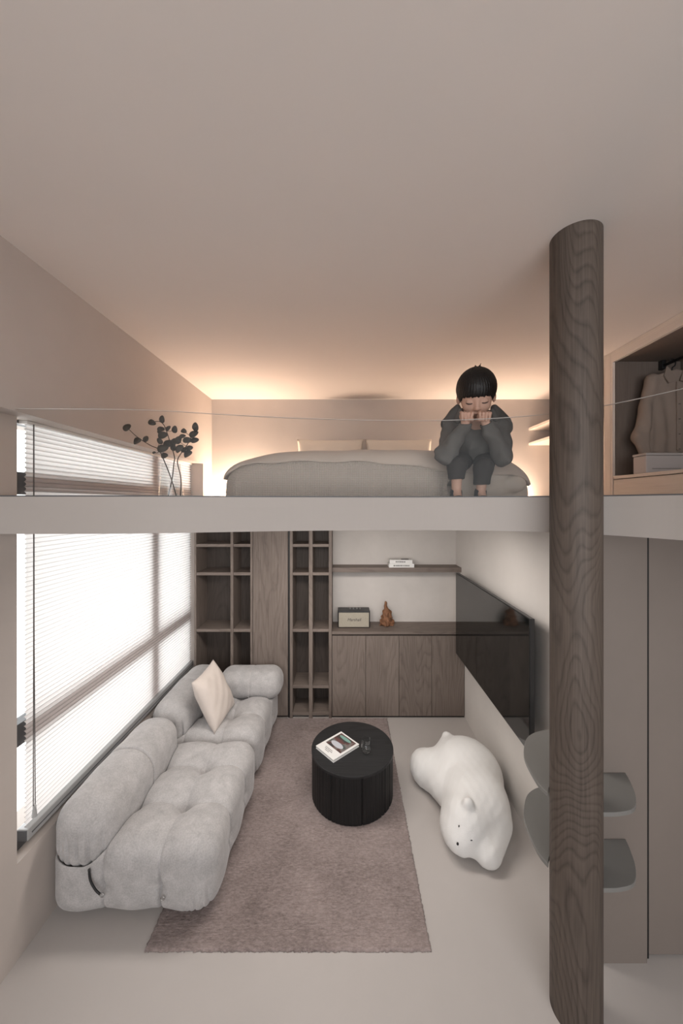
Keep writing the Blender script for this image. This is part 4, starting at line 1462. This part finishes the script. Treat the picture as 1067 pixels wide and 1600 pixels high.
def hair_d(x, y, z):
    r, f, u = headspace(x, y, z)
    d = ell(r, f, u, (0, -0.012, 0.022), (0.116, 0.130, 0.122))
    a = np.arctan2(r, f)
    az = np.abs(a)
    cut = np.interp(az, [0, 0.55, 0.85, 1.05, 1.4, 1.7, 2.2, 3.2], [-0.004, -0.006, -0.012, -0.035, -0.050, -0.030, -0.075, -0.095])
    cut = cut + 0.003 * np.sin(a * 23) + 0.003 * np.sin(a * 41 + 1)
    d = d + 0.0010 * np.sin(a * 46 + 3 * np.sin(u * 30)) + 0.0008 * np.sin(a * 83)
    d = smax(d, cut - u, 0.008)
    inner = ell(r, f, u, (0, -0.008, 0.012), (0.099, 0.113, 0.116))
    d = smax(d, -(inner + 0.004), 0.004)
    d = smin(d, cap(r, f, u, (-0.012, -0.03, 0.135), (-0.024, -0.035, 0.158), 0.006, 0.002), 0.006)
    d = smin(d, cap(r, f, u, (0.004, -0.03, 0.136), (0.010, -0.036, 0.155), 0.005, 0.0015), 0.006)
    return d


hair = sdf_put('hair', hair_d, (0.55, 1.98, 2.74), (1.02, 2.40, 3.22), 0.0038, M['hair'], person)
hair['label'] = 'short black bowl-cut hair with a straight fringe'


def hoodie_d(x, y, z):
    d = cap(x, y, z, CH, P(744, 664, 2.26), 0.125, 0.085)
    d = smin(d, cap(x, y, z, HIP, CH, 0.130, 0.125), 0.05)
    d = smin(d, cap(x, y, z, SHL, SHR, 0.066, 0.066), 0.03)
    for sh, el, wr, s in ((SHL, ELL, WRL, -1), (SHR, ELR, WRR, 1)):
        el2 = el + Vector((s * 0.004, 0, -0.004))
        d = smin(d, cap(x, y, z, sh, el2, 0.064, 0.056), 0.03)
        fo_ = cap(x, y, z, el2, wr + Vector((0, 0.0, 0.006)), 0.056, 0.036)
        d = smin(d, fo_, 0.022)
    d = d + 0.006 * wob(x, y, z, 26, 12) + 0.0045 * wob(x, y, z, 50, 13) + 0.003 * np.sin(60 * (z + 0.6 * x) + 3 * wob(x, y, z, 12, 5))
    # sleeve ends and neck opening
    for wr, hc in ((WRL, HLc), (WRR, HRc)):
        ax_ = (Vector((hc.x, 2.06, hc.z)) - wr).normalized()
        pl = (x - wr.x) * ax_.x + (y - wr.y) * ax_.y + (z - wr.z) * ax_.z
        loc = np.sqrt((x - wr.x) ** 2 + (y - wr.y) ** 2 + (z - wr.z) ** 2) - 0.075
        d = np.where(loc < 0, smax(d, pl - 0.008, 0.004), d)
    d = smax(d, -(cap(x, y, z, NK + Vector((0, -0.03, -0.01)), hp(0, 0.0, -0.05), 0.066, 0.082)), 0.006)
    r, f, u = headspace(x, y, z)
    d = smax(d, -(ell(r, f, u, (0, 0.01, -0.02), (0.105, 0.125, 0.145))), 0.006)
    d = smax(d, P(0, 730, 2.2).z - 0.02 - z, 0.03)
    return d


sdf_put('hoodie', hoodie_d, LO, (1.08, 2.62, 3.0), 0.0046, M['hoodie'], person)


def hood_d(x, y, z):
    # hood lying open round the neck
    c1 = NK + Vector((0, 0.035, 0.005))
    u, v, w_ = x - c1.x, y - c1.y, z - c1.z
    w2_ = w_ - 0.35 * v - 0.015
    q_ = np.sqrt((u / 0.150) ** 2 + (v / 0.125) ** 2) * 0.13
    d = np.sqrt((q_ - 0.115) ** 2 + (w2_ / 1.9) ** 2) - 0.024
    d = smax(d, -(v + 0.072), 0.01)
    for (a_, b_) in (((698, 662), (716, 637)), ((788, 660), (772, 637))):
        d = smin(d, cap(x, y, z, P(a_[0], a_[1], 2.27), P(b_[0], b_[1], 2.235), 0.040, 0.022), 0.03)
    r, f, u2 = headspace(x, y, z)
    d = smax(d, -(ell(r, f, u2, (0, 0.0, 0.0), (0.112, 0.125, 0.135))), 0.006)
    return d + 0.003 * wob(x, y, z, 30, 3)


sdf_put('hood', hood_d, (0.60, 2.06, 2.72), (1.04, 2.48, 3.04), 0.0046, M['hoodie'], person)


for (pa, pb) in (((715, 656), (719, 641)), ((774, 654), (769, 641))):
    qa, qb = P(pa[0], pa[1], 2.205), P(pb[0], pb[1], 2.20)
    def lining_d(x, y, z, qa=qa, qb=qb):
        return cap(x, y, z, qa, qb, 0.022, 0.013)
    sdf_put('hood_lining', lining_d, (min(qa.x, qb.x) - 0.04, 2.15, qa.z - 0.04), (max(qa.x, qb.x) + 0.04, 2.25, qb.z + 0.03), 0.0046, M['lining'], person)


def trousers_d(x, y, z):
    d = cap(x, y, z, HPL, HPR, 0.085, 0.085)
    dl = 1e3
    for hpj, kn, an, yc in ((HPL, KNL, ANL, 749), (HPR, KNR, ANR, 757)):
        leg = smin(cap(x, y, z, hpj, kn, 0.074, 0.054), cap(x, y, z, kn, an, 0.052, 0.046), 0.02)
        leg = smax(leg, P(0, yc, 2.09).z - z, 0.008)
        dl = smin(dl, leg, 0.006)
    d = smin(d, dl, 0.03)
    return d + 0.003 * wob(x, y, z, 30, 21)


sdf_put('trousers', trousers_d, (0.50, 2.02, 2.34), (1.06, 2.56, 2.86), 0.0048, M['trousers'], person)
for an in (ANL, ANR):
    def shoe_d(x, y, z, an=an):
        d = cap(x, y, z, (an.x, an.y + 0.02, ZF + 0.034), (an.x - 0.004, an.y - 0.075, ZF + 0.030), 0.040, 0.036)
        d = smin(d, cap(x, y, z, (an.x, an.y + 0.01, ZF + 0.03), (an.x, an.y + 0.005, ZF + 0.088), 0.036, 0.035), 0.015)
        return smax(d, ZF + 0.001 - z, 0.006)
    sdf_put('shoe', shoe_d, (an.x - 0.07, an.y - 0.14, ZF - 0.02), (an.x + 0.07, an.y + 0.09, ZF + 0.13), 0.0045, M['shoe'], person)
for s in (-1, 1):
    pts = [hp(s * (0.040 + q_ * 0.022), 0.1085 - 0.010 * q_ * q_, -0.0405 + 0.005 * q_ * q_) for q_ in np.linspace(-1, 1, 9)]
    tube('eyelashes', pts, [0.0012, 0.0022, 0.0028, 0.003, 0.003, 0.003, 0.0028, 0.0022, 0.0012], M['lash'], person, 6)
    tube('nostril', [hp(s * 0.009, 0.114, -0.0795), hp(s * 0.012, 0.112, -0.079)], 0.0028, M['lash'], person, 6)
pts = [hp(q_ * 0.024, 0.108 - 0.008 * q_ * q_, -0.100 + 0.002 * q_ * q_) for q_ in np.linspace(-1, 1, 9)]
tube('mouth', pts, [0.001, 0.0025, 0.0035, 0.004, 0.004, 0.004, 0.0035, 0.0025, 0.001], M['lip'], person, 6)

bpy.context.view_layer.update()
